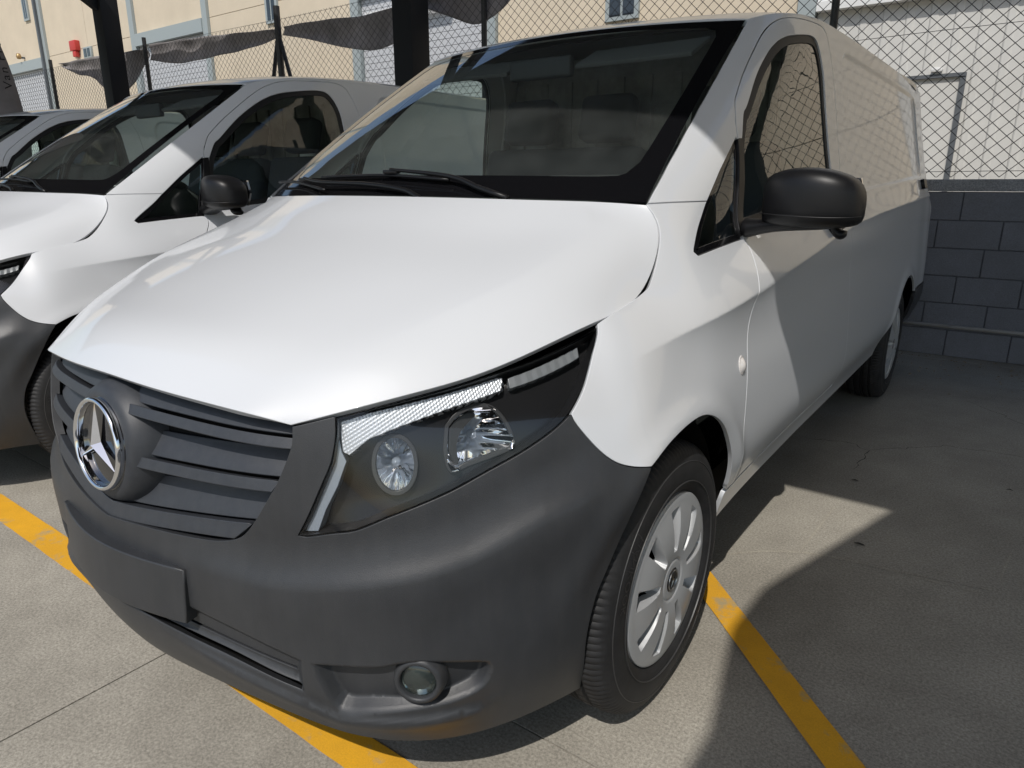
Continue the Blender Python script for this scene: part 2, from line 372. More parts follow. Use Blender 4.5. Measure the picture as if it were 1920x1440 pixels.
def panel(name, outline, m, parent, holes=(), surf=None, res=.025, thick=.012, gap=.0022, edge=.0016, refine=(), rim=True):
    surf = surf or W
    o = clean(outline)
    if area(o) < 0: o = o[::-1]
    loops = [resample(inset(o, gap) if gap else o, res)]
    for h in holes:
        h = clean(h); h = h[::-1] if area(h) > 0 else h
        loops.append(resample(inset(h, gap) if gap else h, res))
    O = np.array(loops[0]); lo, hi = O.min(0), O.max(0)
    gx, gy = np.meshgrid(np.arange(lo[0]+res*.5, hi[0], res), np.arange(lo[1]+res*.5, hi[1], res*.9)); gx[::2] += res*.5
    X = np.stack([gx.ravel(), gy.ravel()], 1)
    for line, wd, st in refine:
        L = np.array(resample(list(line)+[line[-1]], st*1.5)); T = np.gradient(L, axis=0); T /= np.maximum(np.linalg.norm(T, axis=1), 1e-9)[:, None]
        Nn = np.stack([-T[:, 1], T[:, 0]], 1)
        for k in np.arange(-wd, wd+1e-9, st): X = np.vstack([X, L+Nn*k])
    keep = inside(loops[0], X)
    for h in loops[1:]: keep &= ~inside(h, X)
    X = X[keep]
    dm = np.full(len(X), 9.)
    for l in loops: dm = np.minimum(dm, np.abs(sdist(l, X, True)))
    X = X[dm > (min(r[2] for r in refine)*.5 if refine else res*.35)]
    pts = []; edges = []
    for l in loops:
        b = len(pts); pts += l; edges += [(b+i, b+(i+1) % len(l)) for i in range(len(l))]
    pts += [tuple(p) for p in X]
    vo, eo, fo, *_ = delaunay_2d_cdt([Vector(p) for p in pts], edges, [], 0, 1e-5)
    S = np.array([tuple(v) for v in vo]); F = np.array([f for f in fo]); C = S[F].mean(1)
    k = inside(loops[0], C)
    for h in loops[1:]: k &= ~inside(h, C)
    F = F[k]
    used = np.zeros(len(S), bool); used[F.ravel()] = True; idx = np.cumsum(used)-1; S = S[used]; F = idx[F]
    V = surf(S[:, 0], S[:, 1]); N = normals(surf, S[:, 0], S[:, 1]); F = [tuple(f) for f in F]
    V = list(V); Nl = list(N)
    if rim:
        for l in loops:
            L = np.array(l); P = surf(L[:, 0], L[:, 1]); n = normals(surf, L[:, 0], L[:, 1])
            T = np.roll(P, -1, 0)-np.roll(P, 1, 0); E = np.cross(T, n); E /= np.maximum(np.linalg.norm(E, axis=1), 1e-9)[:, None]
            c = len(l); b = len(V)
            V += list(P)+list(P+E*edge*.7-n*edge*.3)+list(P+E*edge-n*edge)+list(P+E*edge-n*thick)
            Nl += list(n)+list((E*.6+n*.8))+list(E)+list(E)
            for r in range(3):
                F += [(b+r*c+i, b+(r+1)*c+i, b+(r+1)*c+(i+1) % c, b+r*c+(i+1) % c) for i in range(c)]
    Nl = np.array(Nl); Nl /= np.linalg.norm(Nl, axis=1)[:, None]
    return mesh_obj(name, V, F, m, parent, N=Nl)
def gridpanel(name, fn, nu, nv, m, parent, u=(-1, 1), v=(0, 1), thick=.015, edge=.0016, rim=True, vpow=1.0):
    U = np.linspace(u[0], u[1], nu); Vv = v[0]+(v[1]-v[0])*np.linspace(0, 1, nv)**vpow
    uu, vv = np.meshgrid(U, Vv, indexing='ij'); P = fn(uu.ravel(), vv.ravel()); N = normals(fn, uu.ravel(), vv.ravel(), 1e-3)
    V = list(P); Nl = list(N); F = [(i*nv+j, (i+1)*nv+j, (i+1)*nv+j+1, i*nv+j+1) for i in range(nu-1) for j in range(nv-1)]
    if rim:
        ring = [(i, 0) for i in range(nu-1)]+[(nu-1, j) for j in range(nv-1)]+[(i, nv-1) for i in range(nu-1, 0, -1)]+[(0, j) for j in range(nv-1, 0, -1)]
        ids = [i*nv+j for i, j in ring]; Q = P[ids]; n = N[ids]; c = len(ids)
        T = np.roll(Q, -1, 0)-np.roll(Q, 1, 0); E = np.cross(T, n); E /= np.maximum(np.linalg.norm(E, axis=1), 1e-9)[:, None]
        b = len(V); V += list(Q)+list(Q+E*edge*.7-n*edge*.3)+list(Q+E*edge-n*edge)+list(Q+E*edge-n*thick); Nl += list(n)+list(E*.6+n*.8)+list(E)+list(E)
        for r in range(3): F += [(b+r*c+i, b+(r+1)*c+i, b+(r+1)*c+(i+1) % c, b+r*c+(i+1) % c) for i in range(c)]
    Nl = np.array(Nl); Nl /= np.linalg.norm(Nl, axis=1)[:, None]
    return mesh_obj(name, V, F, m, parent, N=Nl)
def off(surf, d):
    def f(s, z):
        dd = d(s, z) if callable(d) else d
        n = normals(surf, s, z)
        return surf(s, z)+n*(dd[:, None] if hasattr(dd, '__len__') else dd)
    return f
def refl(s): s = np.asarray(s, float); return np.where(s < -.7, -1.4-s, s)

# outlines on the skin: (metres round the body, height)
PG={
 'hl':[(-0.1800,0.6305),(-0.1605,0.6699),(-0.1379,0.7269),(-0.1215,0.7710),(-0.1164,0.8146),(-0.1201,0.8473),(-0.0559,0.8625),(0.0276,0.8777),(0.1130,0.8923),(0.2357,0.9136),(0.3957,0.9367),(0.6259,0.9695),(0.6130,0.9601),(0.5428,0.9228),(0.4622,0.8677),(0.3920,0.8264),(0.3358,0.8020),(0.2490,0.7670),(0.1755,0.7406),(0.1056,0.7138),(0.0415,0.6925),(-0.0194,0.6717),(-0.0768,0.6475),(-0.1206,0.6393),(-0.1660,0.6291)],
 'hoodside':[(-0.1991,0.8345),(-0.1211,0.8535),(-0.0565,0.8669),(0.0274,0.8821),(0.1132,0.8975),(0.2372,0.9187),(0.3989,0.9420),(0.6365,0.9751),(0.8025,0.9982),(0.8902,1.0177),(0.9296,1.0367),(0.9731,1.0743),(1.0220,1.1314),(1.0410,1.1669),(1.0429,1.1984)],
 'fb':[(0.3906,0.8227),(0.4073,0.8009),(0.4343,0.7748),(0.4635,0.7511),(0.4963,0.7315),(0.5331,0.7174),(0.5831,0.7071),(0.6559,0.6982)],
 'strip':[(-0.1141,0.8391),(-0.1060,0.7860),(-0.0944,0.7804),(-0.0575,0.8090),(-0.0088,0.8262),(0.0426,0.8410),(0.1110,0.8592),(0.2235,0.8827),(0.2330,0.9041),(0.2172,0.9049),(0.1126,0.8854),(0.0280,0.8707),(-0.0551,0.8554)],
 'guide':[(-0.1201,0.8320),(-0.1208,0.7767),(-0.1360,0.7270),(-0.1576,0.6711),(-0.1710,0.6366),(-0.1474,0.6391),(-0.1338,0.6807),(-0.1133,0.7249),(-0.0987,0.7693),(-0.1079,0.7860)],
 'drl':[(0.2492,0.9033),(0.5066,0.9430),(0.4980,0.9247),(0.4762,0.9203),(0.2492,0.8857)],
 'bowls':[(-0.0075,0.7590),(0.1676,0.8033)],
 'dwin':[(1.5401,1.3704),(1.5852,1.4383),(1.6229,1.4675),(1.7383,1.5637),(1.8489,1.6384),(1.9168,1.6755),(1.9729,1.6989),(2.0594,1.7205),(2.2497,1.7450),(2.3310,1.7254),(2.3809,1.6452),(2.3944,1.5169),(2.4062,1.3870),(2.4190,1.3045),(2.4223,1.2577)],
 'qwin':[(1.1078,1.0810),(1.2284,1.0880),(1.4235,1.1020),(1.4824,1.2395),(1.5139,1.3663),(1.5052,1.3717),(1.3768,1.2810),(1.2787,1.2037),(1.2253,1.1613),(1.1401,1.1076)],
 'shuttop':[(1.4982,1.3114),(1.5249,1.4057),(1.5400,1.4326),(1.5651,1.4694),(1.5933,1.4967),(1.6836,1.5681),(1.8216,1.6647),(1.9111,1.7214),(1.9855,1.7562),(2.0560,1.7761),(2.1597,1.7879),(2.3533,1.7980),(2.4643,1.7886)],
 'pocket':[(-0.1519,0.3787),(-0.0837,0.3852),(-0.0245,0.3886),(0.0089,0.3960),(0.0423,0.3995),(0.1110,0.3930),(0.1788,0.3815),(0.1878,0.3679),(0.1836,0.3411),(0.1649,0.3203),(0.1194,0.3037),(0.0687,0.2952),(0.0179,0.2888),(-0.0343,0.2820),(-0.0897,0.2751),(-0.1156,0.2879)],
 'lip':[(-0.1500,0.3068),(-0.1055,0.2552),(-0.0363,0.2621),(0.0700,0.2651),(0.1775,0.2719),(0.2313,0.2951),(0.2457,0.3433),(0.2526,0.3599)],
 'grille':[(-0.2040,0.8334),(-0.1976,0.8244),(-0.1961,0.8009),(-0.2024,0.7746),(-0.2221,0.7237),(-0.2324,0.7055),(-0.2443,0.6846),(-0.2639,0.6527),(-0.2876,0.6220),(-0.3134,0.6020),(-0.3573,0.5896),(-0.4163,0.5832),(-0.4986,0.5781),(-0.5909,0.5733),(-0.7028,0.5649)],
 'ridge':[(-0.3180,0.5208),(-0.2447,0.5145),(-0.1367,0.5304),(-0.0403,0.5443),(0.0543,0.5574),(0.1338,0.5799),(0.2214,0.6121),(0.2945,0.6373)],
 'rep':[(1.2459,0.7906)],
 'rearblk':[(4.5431,1.2539)],
 'plate':[(-0.4399,0.5146),(-0.4580,0.3962)],
 'archb':[(0.6559,0.6982),(0.6075,0.6567),(0.5498,0.5908),(0.4920,0.5113),(0.4450,0.4418),(0.4324,0.3580),(0.4735,0.2489),(0.5004,0.1949)],
 'bowlA':[(0.0325,0.7589),(0.0293,0.7787),(0.0200,0.7957),(0.0060,0.8073),(-0.0104,0.8119),(-0.0263,0.8086),(-0.0393,0.7981),(-0.0476,0.7818),(-0.0501,0.7622),(-0.0467,0.7424),(-0.0378,0.7255),(-0.0247,0.7139),(-0.0092,0.7095),(0.0063,0.7129),(0.0198,0.7234),(0.0290,0.7395)],
 'bowlB':[(0.0985,0.8239),(0.1216,0.8462),(0.1667,0.8609),(0.2036,0.8527),(0.2308,0.8207),(0.2431,0.7847),(0.2388,0.7755),(0.1997,0.7661),(0.1376,0.7529),(0.1070,0.7440),(0.0953,0.7781)],
}

ARCH = [(.50,.195),(.473,.249),(.4314,.3586),(.444,.4423),(.4919,.5113),(.5498,.5908),(.6075,.6567),(.656,.698),(.769,.729),(.869,.7425),(.95,.737),(1.03,.706),(1.10,.655),(1.165,.575),(1.212,.48),(1.238,.40),(1.25,.335)]
RARCH = [(3.69,.335)]+[(4.085+.402*math.cos(a), .338+.402*math.sin(a)) for a in np.linspace(math.pi*.985, math.radians(44), 22)]
HOODE = PG['hoodside']; WSE = [(float(ws_edge(z)[1]), float(z)) for z in np.linspace(1.203, 1.748, 18)]
SEAM = [(1.0419, 1.2015), (1.1416, 1.2035), (1.2776, 1.2038)]
SHUTLOW = [(1.4433,1.0995),(1.452,1.075),(1.405,1.013),(1.368,.965),(1.332,.92),(1.312,.874),(1.294,.798),(1.274,.723),(1.260,.636),(1.250,.55),(1.250,.48),(1.262,.442)]
SHUTTOP = PG['shuttop'][:-1]+[(2.42, 1.790), (2.458, 1.772)]
SHUTREAR = [(2.458,1.772),(2.500,1.70),(2.530,1.60),(2.548,1.34),(2.540,1.096),(2.525,.89),(2.522,.70),(2.525,.50),(2.520,.442)]
QW = PG['qwin']
TOP = [(1.8699,1.7485),(2.0,1.782),(2.2,1.806),(2.5,1.822),(3.0,1.828),(4.0,1.828),(4.8,1.820),(5.04,1.802)]
HL = PG['hl']

POCKET = cr(PG['pocket']+[PG['pocket'][0]], .012)
CH = [(-.7,.446),(-.56,.440),(-.4491,.4332),(-.3252,.4168),(-.2251,.3965),(-.170,.383)]
SLOTLOW = [(-.172,.296),(-.25,.314),(-.36,.332),(-.48,.348),(-.578,.357),(-.70,.360)]
RECESS = clean(cr(CH)+cr(SLOTLOW))
LIP = [(-.60,.345),(-.45,.332),(-.30,.305),(-.172,.278),(-.105,.2585),(-.0363,.2625),(.07,.2655),(.1775,.275),(.2313,.2951),(.2457,.3433),(.2525,.3599)]
LIPA = np.array(LIP[:9])
RIDGE = np.array([(-.75,.52),(-.45,.522),(-.318,.5208),(-.2447,.5185),(-.1367,.5304),(-.0403,.5443),(.0543,.5600),(.1338,.5799),(.2214,.6121),(.2945,.6373),(.42,.665),(.6,.68)])
def bump_depth(s, z):
    s = refl(s); X = np.stack([s, z], 1); d = z-np.interp(s, RIDGE[:, 0], RIDGE[:, 1])
    fade = sm(-.62, -.25, s)*(1-sm(.36, .55, s))
    D = fade*(.013*np.exp(-(np.minimum(d, 0)/.085)**2)*np.exp(-(np.maximum(d, 0)/.032)**2)-.006*np.exp(-((d-.085)/.04)**2))
    near = (z < .46)
    Xn = X[near]
    if len(Xn):
        q = sdist(POCKET, Xn); r = sdist(RECESS, Xn); e = np.zeros(len(Xn))
        e -= .030*sm(-.002, .018, q)
        e -= .020*sm(0, .026, r)
        e += .022*np.exp(-(((Xn[:, 0]-.052)/.055)**2+((Xn[:, 1]-.350)/.045)**2))*sm(0, .02, q)
        L = sdist(LIP, Xn, False); up = Xn[:, 1]-np.interp(Xn[:, 0], LIPA[:, 0], LIPA[:, 1]); e += .011*np.exp(-(L/np.where(up > 0, .010, .030))**2)*sm(-.62, -.3, Xn[:, 0])*(1-sm(.14, .235, Xn[:, 0]))
        D[near] += e
    return D
BUMP = off(W, bump_depth)
HOODROWS = [
 [(0,.092,.872),(.2,.103,.866),(.38,.133,.856),(.44,.152,.848),None],
 [(0,.150,.930),(.22,.165,.922),(.39,.197,.905),(.48,.214,.886),None],
 [(0,.270,.985),(.25,.28,.977),(.45,.30,.955),(.565,.318,.928),None],
 [(0,.420,1.040),(.28,.43,1.033),(.5,.45,1.011),(.655,.472,.978),None],
 [(0,.570,1.095),(.3,.585,1.089),(.55,.62,1.070),(.725,.662,1.037),None],
 [(0,.690,1.140),(.3,.712,1.136),(.56,.772,1.122),(.745,.852,1.095),None],
 [(0,.780,1.180),(.3,.806,1.177),(.55,.876,1.168),(.715,.958,1.155),None],
 [(0,.860,1.215),(.3,.885,1.213),(.52,.945,1.209),(.655,1.005,1.205),None]]
_e = W(*np.array([HOODE[i] for i in (0, 1, 3, 5, 7, 9, 12, 14)]).T)
_hg = np.array([[p if p else tuple(_e[i]) for p in r] for i, r in enumerate(HOODROWS)])
_hg = np.concatenate([_hg[:, :0:-1]*[-1, 1, 1], _hg], 1)
_hv = Spl([0, .10, .27, .46, .64, .78, .90, 1.0], _hg); _ht = [-1, -.87, -.68, -.37, 0, .37, .68, .87, 1]
def HOOD(u, v):
    out = np.empty((len(u), 3)); vr = np.round(v, 7)
    for x in np.unique(vr):
        k = vr == x; out[k] = Spl(_ht, _hv(np.array([x]))[0])(u[k])
    out[:, 2] += .0055*np.exp(-np.abs(np.abs(u)-.80)/.075)*sm(.22, .6, v)*(1-sm(.88, 1., v))
    return out
_wz = np.linspace(1.203, 1.748, 18); _wse = Spl((_wz-1.203)/(1.748-1.203), W(ws_edge(_wz)[1], _wz))
def WSHIELD(u, v):
    """u -1..1 across, v 0 base .. 1 roof"""
    E_ = _wse(v); xe = E_[:, 0]-.0015; ye = E_[:, 1]; ze = E_[:, 2]; q = 1-u*u
    return np.stack([u*xe, ye-(.120-.030*v)*q-.012*np.sin(np.pi*np.clip(v, 0, 1)), ze+(.010+.006*v)*q+.008*np.sin(np.pi*np.clip(v, 0, 1))], 1)
_tp = np.array(TOP); _te = W(_tp[:, 0], _tp[:, 1]); _tpl = Spl(np.cumsum([0]+list(np.linalg.norm(np.diff(_te, axis=0), axis=1))), _te); _tl = _tpl.x[-1]
_zc = Spl([0, .06, .15, .3, .5, .8, 1], np.array([[1.779, 1.764], [1.93, 1.806], [2.19, 1.843], [2.66, 1.872], [3.3, 1.886], [4.38, 1.882], [5.05, 1.858]]))
def ROOF(u, v):
    e = _tpl(v*_tl); c = _zc(v); a = np.abs(u); k = .45*(1-a**2)+.55*(1-a**9)
    y = e[:, 1]+(c[:, 0]-e[:, 1])*(1-a**2)
    return np.stack([u*e[:, 0], y, e[:, 2]+(c[:, 1]-e[:, 2])*k], 1)

# ------------------------------------------------------------------ the van
def star_mesh(mb, c, nrm, up, R, h):
    c = Vector(c); n = Vector(nrm).normalized(); u = Vector(up); u = (u-n*u.dot(n)).normalized(); r = u.cross(n)
    P = lambda a, q, k: c+(u*math.cos(a)+r*math.sin(a))*q+n*k
    V = [c+n*h]; F = []
    for i in range(3):
        a = 2*math.pi*i/3; V += [P(a, R, h*.25), P(a+math.pi/3, R*.14, 0)]
    for i in range(3):
        t = 1+2*i; q = 2+2*i; p = 2+2*((i-1) % 3); F += [(0, q, t), (0, t, p)]
    return mb.add(V, F)
def text_mesh(mb, txt, size, place, depth=.001):
    """place(x, y) -> point; flat letters laid with depth along the third vector"""
    cu = bpy.data.curves.new('t', 'FONT'); cu.body = txt; cu.size = size; cu.align_x = 'CENTER'; cu.extrude = 0; cu.resolution_u = 2
    o = bpy.data.objects.new('t', cu); col.objects.link(o); dg = bpy.context.evaluated_depsgraph_get()
    me = bpy.data.meshes.new_from_object(o.evaluated_get(dg)); bpy.data.objects.remove(o); bpy.data.curves.remove(cu)
    mb.add([place(v.co.x, v.co.y) for v in me.vertices], [tuple(p.vertices) for p in me.polygons]); bpy.data.meshes.remove(me)

def build_wheel(parent, cx, cy, cz, side, spin, first=None):
    w_ = empty('wheel', (cx, cy, cz)); w_.parent = parent
    if side < 0: w_.rotation_euler = (0, 0, math.pi)
    if first:
        for ch in first.children:
            c = ch.copy(); link(c, w_)
        return w_
    # tyre (local axis = +X outwards)
    prof = [(.205,.070),(.214,.086),(.222,.094),(.236,.100),(.252,.1025),(.268,.1025),(.284,.100),(.300,.0945),(.308,.092),(.318,.086),(.3265,.077),(.3315,.066),(.3335,.056),(.3345,.046),(.3348,.043),(.3268,.041),(.3268,.034),(.3352,.032),(.3358,.012),(.3275,.010),(.3275,.003),(.3358,.001)]
    prof = prof+[(r, -x) for r, x in prof[::-1]]
    n = 360; V = []; F = []; k = len(prof)
    for j in range(n):
        g = 2*math.pi*j/n
        for r, x in prof:
            ax = abs(x); rr = r; s_ = 0
            if r > .315 and ax > .045 and ax < .088: rr -= .0036 if (j % 3 == 0) else 0
            if .327 < r and .012 < ax < .04: rr -= .004 if ((j+2) % 6 == 0) else 0
            V.append((x, rr*math.sin(g), rr*math.cos(g)))
    for j in range(n):
        for i in range(k-1): F.append((j*k+i, j*k+i+1, ((j+1) % n)*k+i+1, ((j+1) % n)*k+i))
    ty = mesh_obj('tyre', V, F, M['rubber'], w_); ty.data.set_sharp_from_angle(angle=math.radians(32))
    mb = MB()
    for r0 in (.243, .291):                            # raised rings on the sidewall
        mb.lathe([(r0-.0015, .1005 if r0 < .28 else .0960), (r0-.0008, .1040 if r0 < .28 else .0992), (r0+.0008, .1038 if r0 < .28 else .0985), (r0+.0015, .1000 if r0 < .28 else .0950)], (0, 0, 0), (1, 0, 0), 120)
    for txt, a0 in (('HANKOOK', math.radians(62)), ('HANKOOK', math.radians(242))):
        def place(x, y, a0=a0):
            r = .256+y; a = a0+x/.266; return (.1034, -r*math.sin(a), r*math.cos(a))
        text_mesh(mb, txt, .033, place)
    for a0 in np.radians([150, 158, 166, 174, 300, 308, 316]):
        r0, r1 = .268, .288
        mb.bar((.1012, r0*math.sin(a0), r0*math.cos(a0)), (.0985, r1*math.sin(a0), r1*math.cos(a0)), .0016, .003, (1, 0, 0))
    mb.build('sidewall_lettering', mat('tyre_lettering', (.042, .042, .043), .45), w_)
    # hub cap
    NR, NT = 44, 324; V = []; F = []; ns = 9
    rs = np.linspace(.030, .2117, NR)
    def capx(r, g):
        base = .0975+.010*math.sin(min(1, max(0, (r-.03)/.16))*math.pi)*.9-.004*max(0, (r-.185)/.026)**2
        if r < .052: base = .1015-.004*sm(.046, .052, r)
        a = ((g*ns/(2*math.pi)+.5) % 1-.5)*2*math.pi/ns      # angle from the slot's middle
        arc = a*r; t = (r-.078)/(.186-.078)
        if t <= 0 or t >= 1: return base, 0
        hw = .0090+.0165*t; env = min(1, t/.06, (1-t)/.10)
        lo = sm(-hw, -hw+.004, arc); hi = 1-sm(hw-.014*t-.005, hw, arc)
        d = float(lo*hi)*env
        return base-.030*d, d
    hole = np.zeros((NR, NT))
    for i, r in enumerate(rs):
        for j in range(NT):
            x, d = capx(r, 2*math.pi*j/NT); hole[i, j] = d; V.append((x, r*math.sin(2*math.pi*j/NT), r*math.cos(2*math.pi*j/NT)))
    for i in range(NR-1):
        for j in range(NT):
            q = (j+1) % NT; mid = .25*(hole[i, j]+hole[i+1, j]+hole[i, q]+hole[i+1, q]); r = rs[i]
            if mid > .90 and .092 < r < .172: continue
            F.append((i*NT+j, i*NT+q, (i+1)*NT+q, (i+1)*NT+j))
    b = len(V)
    for dx, dr in ((-.004, .0015), (-.02, .0015)):
        for j in range(NT): V.append((.0955+dx, (.2117+dr)*math.sin(2*math.pi*j/NT), (.2117+dr)*math.cos(2*math.pi*j/NT)))
    for j in range(NT):
        q = (j+1) % NT; F += [((NR-1)*NT+j, (NR-1)*NT+q, b+q, b+j), (b+j, b+q, b+NT+q, b+NT+j)]
    cap = mesh_obj('hubcap', V, F, M['silver'], w_); cap.data.set_sharp_from_angle(angle=math.radians(38))
    mb = MB(); mb.lathe([(0.001, .055), (.2, .055), (.2, -.06)], (0, 0, 0), (1, 0, 0), 48); mb.build('rim', M['dark'], w_)
    mb = MB(); mb.lathe([(.0005, .1040), (.024, .1036), (.0305, .1020), (.0312, .096)], (0, 0, 0), (1, 0, 0), 40); mb.build('hub_cover', M['gloss_black'], w_, smooth=True)
    mb = MB(); star_mesh(mb, (.1040, 0, 0), (1, 0, 0), (0, -.35, 1), .0225, .002)
    mb.lathe([(.0225, .1036), (.0235, .1050), (.0250, .1050), (.0258, .1034)], (0, 0, 0), (1, 0, 0), 48); mb.build('hub_emblem', mat('dull_chrome', (.45, .46, .47), .3, metal=1), w_)
    return w_

def rsec(yc, zc, hy, hz, x, p=2.6, n=28):
    out = []
    for k in range(n):
        g = 2*math.pi*k/n; c, s = math.cos(g), math.sin(g)
        out.append((x, yc+hy*math.copysign(abs(c)**(2/p), c), zc+hz*math.copysign(abs(s)**(2/p), s)))
    return out
def loft(name, secs, m, parent, sub=1):
    n = len(secs[0]); V = [p for s in secs for p in s]; F = []
    for i in range(len(secs)-1): F += [(i*n+k, (i+1)*n+k, (i+1)*n+(k+1) % n, i*n+(k+1) % n) for k in range(n)]
    F += [tuple(range(n)), tuple(reversed([(len(secs)-1)*n+k for k in range(n)]))]
    o = MB().add(V, F).build(name, m, parent, smooth=True)
    if sub:
        md = o.modifiers.new('sub', 'SUBSURF'); md.levels = md.render_levels = sub
    return o

def cr3(pts, k=4):
    P = np.array(pts); sp = Spl(np.arange(len(P)), P); return [tuple(p) for p in sp(np.linspace(0, len(P)-1, (len(P)-1)*k+1))]
def build_van():
    root = empty('white_van')
    P_ = M['paint']
    # ---- outer panels
    gridpanel('hood', HOOD, 97, 72, P_, root, u=(-.9945, .9945), v=(.001, .996), thick=.016, edge=.002)
    gridpanel('roof', ROOF, 61, 120, P_, root, u=(-1, 1), v=(.0, 1), thick=.02, rim=True, vpow=1.3)
    half = cr([(-.70,.225),(-.50,.222),(-.3,.215),(-.1,.203),(.15,.198),(.37,.200),(.50,.195)])[:-1]+cr(ARCH[:8])[:-1]+cr(PG['fb'][::-1])[:-1] \
        + cr(HL[15:]+HL[:1])[:-1]+cr(HL[0:6])[:-1]+[(-.1211,.8500),(-.1991,.8310)]+cr(PG['grille'])[1:-1]+[(-.7, .5649)]
    slots = []
    for pts in ([(-.70,.3925),(-.540,.3850),(-.36,.3660),(-.200,.3440)], [(-.70,.3740),(-.578,.3690),(-.36,.3460),(-.185,.3130)]):
        T = cr(pts, .02); T = mir(T)[:-1]+T; slots.append(clean(T+[(s_, z_-.0050) for s_, z_ in T][::-1]))
    panel('bumper', half+mir(half), M['plastic'], root, surf=BUMP, res=.02, thick=.02, holes=slots,
          refine=[(POCKET, .024, .006), (mir(POCKET), .024, .006), (RECESS, .03, .0075), (mir(RECESS), .03, .0075), ([tuple(p) for p in RIDGE], .04, .01)])
    panel('inner_bumper', [(-.7,.20),(.38,.20),(.40,.70),(-.12,.60),(-.7,.53)]+mir([(.38,.20),(.40,.70),(-.12,.60)]), M['dark'], root, surf=off(W, lambda s, z: -.075+.035*(1-sm(.22, .40, z))), res=.04, rim=False, gap=0)
    for sd in (0, 1):
        X = (lambda p: mir(p)) if sd else (lambda p: p)
        R = lambda l: [(X(p), a, b) for p, a, b in l]
        sx = -1 if sd else 1
        zcl = [(s, float(_zcs(np.array([s]))[0])) for s in np.linspace(.7, 5.0, 60)]
        fend = cr(HOODE[7:])[:-1]+cr(SEAM)[:-1]+cr([QW[7], QW[8], QW[9], (1.114, 1.088), (1.124, 1.0795)])[:-1]+cr([(1.124, 1.0795), QW[1], (1.395, 1.0990)])[:-1]+[(1.43, 1.1005)]+cr(SHUTLOW)[:-1] \
            + [(1.262, .442), (1.228, .442)]+cr(ARCH[14:6:-1])[:-1]+cr(PG['fb'][::-1])[:-1]+cr(HL[11:16][::-1])[:-1]
        panel('front_fender', X(fend), P_, root, res=.02, gap=.0028, refine=R([(zcl[:12], .03, .006)]))
        door = cr(SHUTLOW[::-1])[:-1]+[(1.4433, 1.0995)]+cr([(1.447, 1.104), QW[3], QW[4], SHUTTOP[1]])[:-1]+cr(SHUTTOP[1:])[:-1]+cr(SHUTREAR)[:-1]+[(2.520, .442)]
        win = cr([(1.478, 1.128), (1.508, 1.255), PG['dwin'][0]])[:-1]+cr(PG['dwin'])[:-1]+cr([PG['dwin'][-1], (2.420, 1.225)])[:-1]+cr([(2.420, 1.225), (2.15, 1.189), (1.85, 1.158), (1.478, 1.128)])[:-1]
        dr = panel('front_door', X(door), P_, root, holes=[X(win)], res=.025, gap=.0027, refine=R([(zcl[8:30], .03, .0075)]))
        panel('door_glass', X(clean(win)), M['glass'], dr, surf=off(W, -.010), res=.05, rim=False, gap=-.004)
        wc = clean(win); wc = wc if area(wc) > 0 else wc[::-1]
        panel('window_seal', X(wc), M['seal'], dr, surf=off(W, -.006), holes=[X(inset(resample(wc, .02), .019))], res=.03, gap=-.003, thick=.008)
        panel('inner_door_panel', X([(1.30,.50),(2.48,.50),(2.48,1.20),(1.85,1.14),(1.50,1.10),(1.36,.93)]), M['interior'], dr, surf=off(W, -.07), res=.08, rim=False, gap=0)
        panel('door_handle', X([(2.26,1.068),(2.44,1.088),(2.44,1.120),(2.26,1.100)]), M['black'], dr, surf=off(W, .018), res=.03, thick=.026, gap=0, edge=.006)
        q = clean(cr([QW[7], QW[8], QW[9], (1.114, 1.088), (1.124, 1.0795)])[:-1]+cr([(1.124, 1.0795), QW[1], (1.395, 1.0990)])[:-1]+[(1.436, 1.1015)]+cr([(1.440, 1.110), QW[3], QW[4]])[:-1]+cr([QW[5], QW[6], QW[7]])[:-1])
        q = q if area(q) > 0 else q[::-1]
        qg = panel('quarter_window', X(q), M['glass'], root, surf=off(W, -.006), res=.03, rim=False, gap=.002)
        panel('window_seal', X(q), M['frit'], qg, surf=off(W, -.004), holes=[X(inset(resample(q, .015), .016))], res=.02, gap=.0018, thick=.012)
        bs = cr(WSE)[:-1]+cr(TOP, .03)[:-1]+[(5.04, 1.802), (5.05, 1.70), (5.05, 1.2), (5.05, .62)]+[(4.372, .62)]+cr(RARCH[::-1])[:-1] \
            + [(3.69, .335), (1.25, .335)]+[(1.228, .432), (1.262, .432), (2.530, .432)]+cr(SHUTREAR[::-1])[1:-1]+cr(SHUTTOP[::-1])[:-1]+[SHUTTOP[0], QW[4], QW[5], QW[6], QW[7]]+cr(SEAM[::-1])[:-1]
        pr = [(2.67,1.30),(2.67,1.66),(2.77,1.757),(3.6,1.757),(4.55,1.757),(4.65,1.66),(4.65,1.39),(4.55,1.292),(3.6,1.25),(2.76,1.212)]
        panel('body_side', X(bs), P_, root, res=.03, refine=R([(zcl[24:], .03, .0075), (cr(pr+[pr[0]], .03), .024, .006)]))
        panel('rear_door', X([(5.055,.63),(5.9,.63),(5.9,1.74),(5.12,1.74),(5.055,1.68)]), P_, root, res=.04, gap=.002)
        panel('rear_bumper', X([(4.372,.612),(4.40,.50),(4.46,.38),(5.9,.34),(5.9,.622),(4.8,.612)]), M['plastic'], root, surf=off(W, .006), res=.04, thick=.02)
        panel('inner_dark_shell', X([(.36,.74),(.52,.70),(.66,.72),(.80,.765),(1.0,.765),(1.18,.62),(1.27,.40),(2.60,.40),(2.60,1.15),(1.5,1.06),(1.2,1.06),(.95,1.0),(.60,.94),(.44,.84)]), M['dark'], root, surf=off(W, -.022), res=.05, rim=False, gap=0)  # dark shell added behind the panels so the shut gaps read black
        rp = PG['rep'][0]
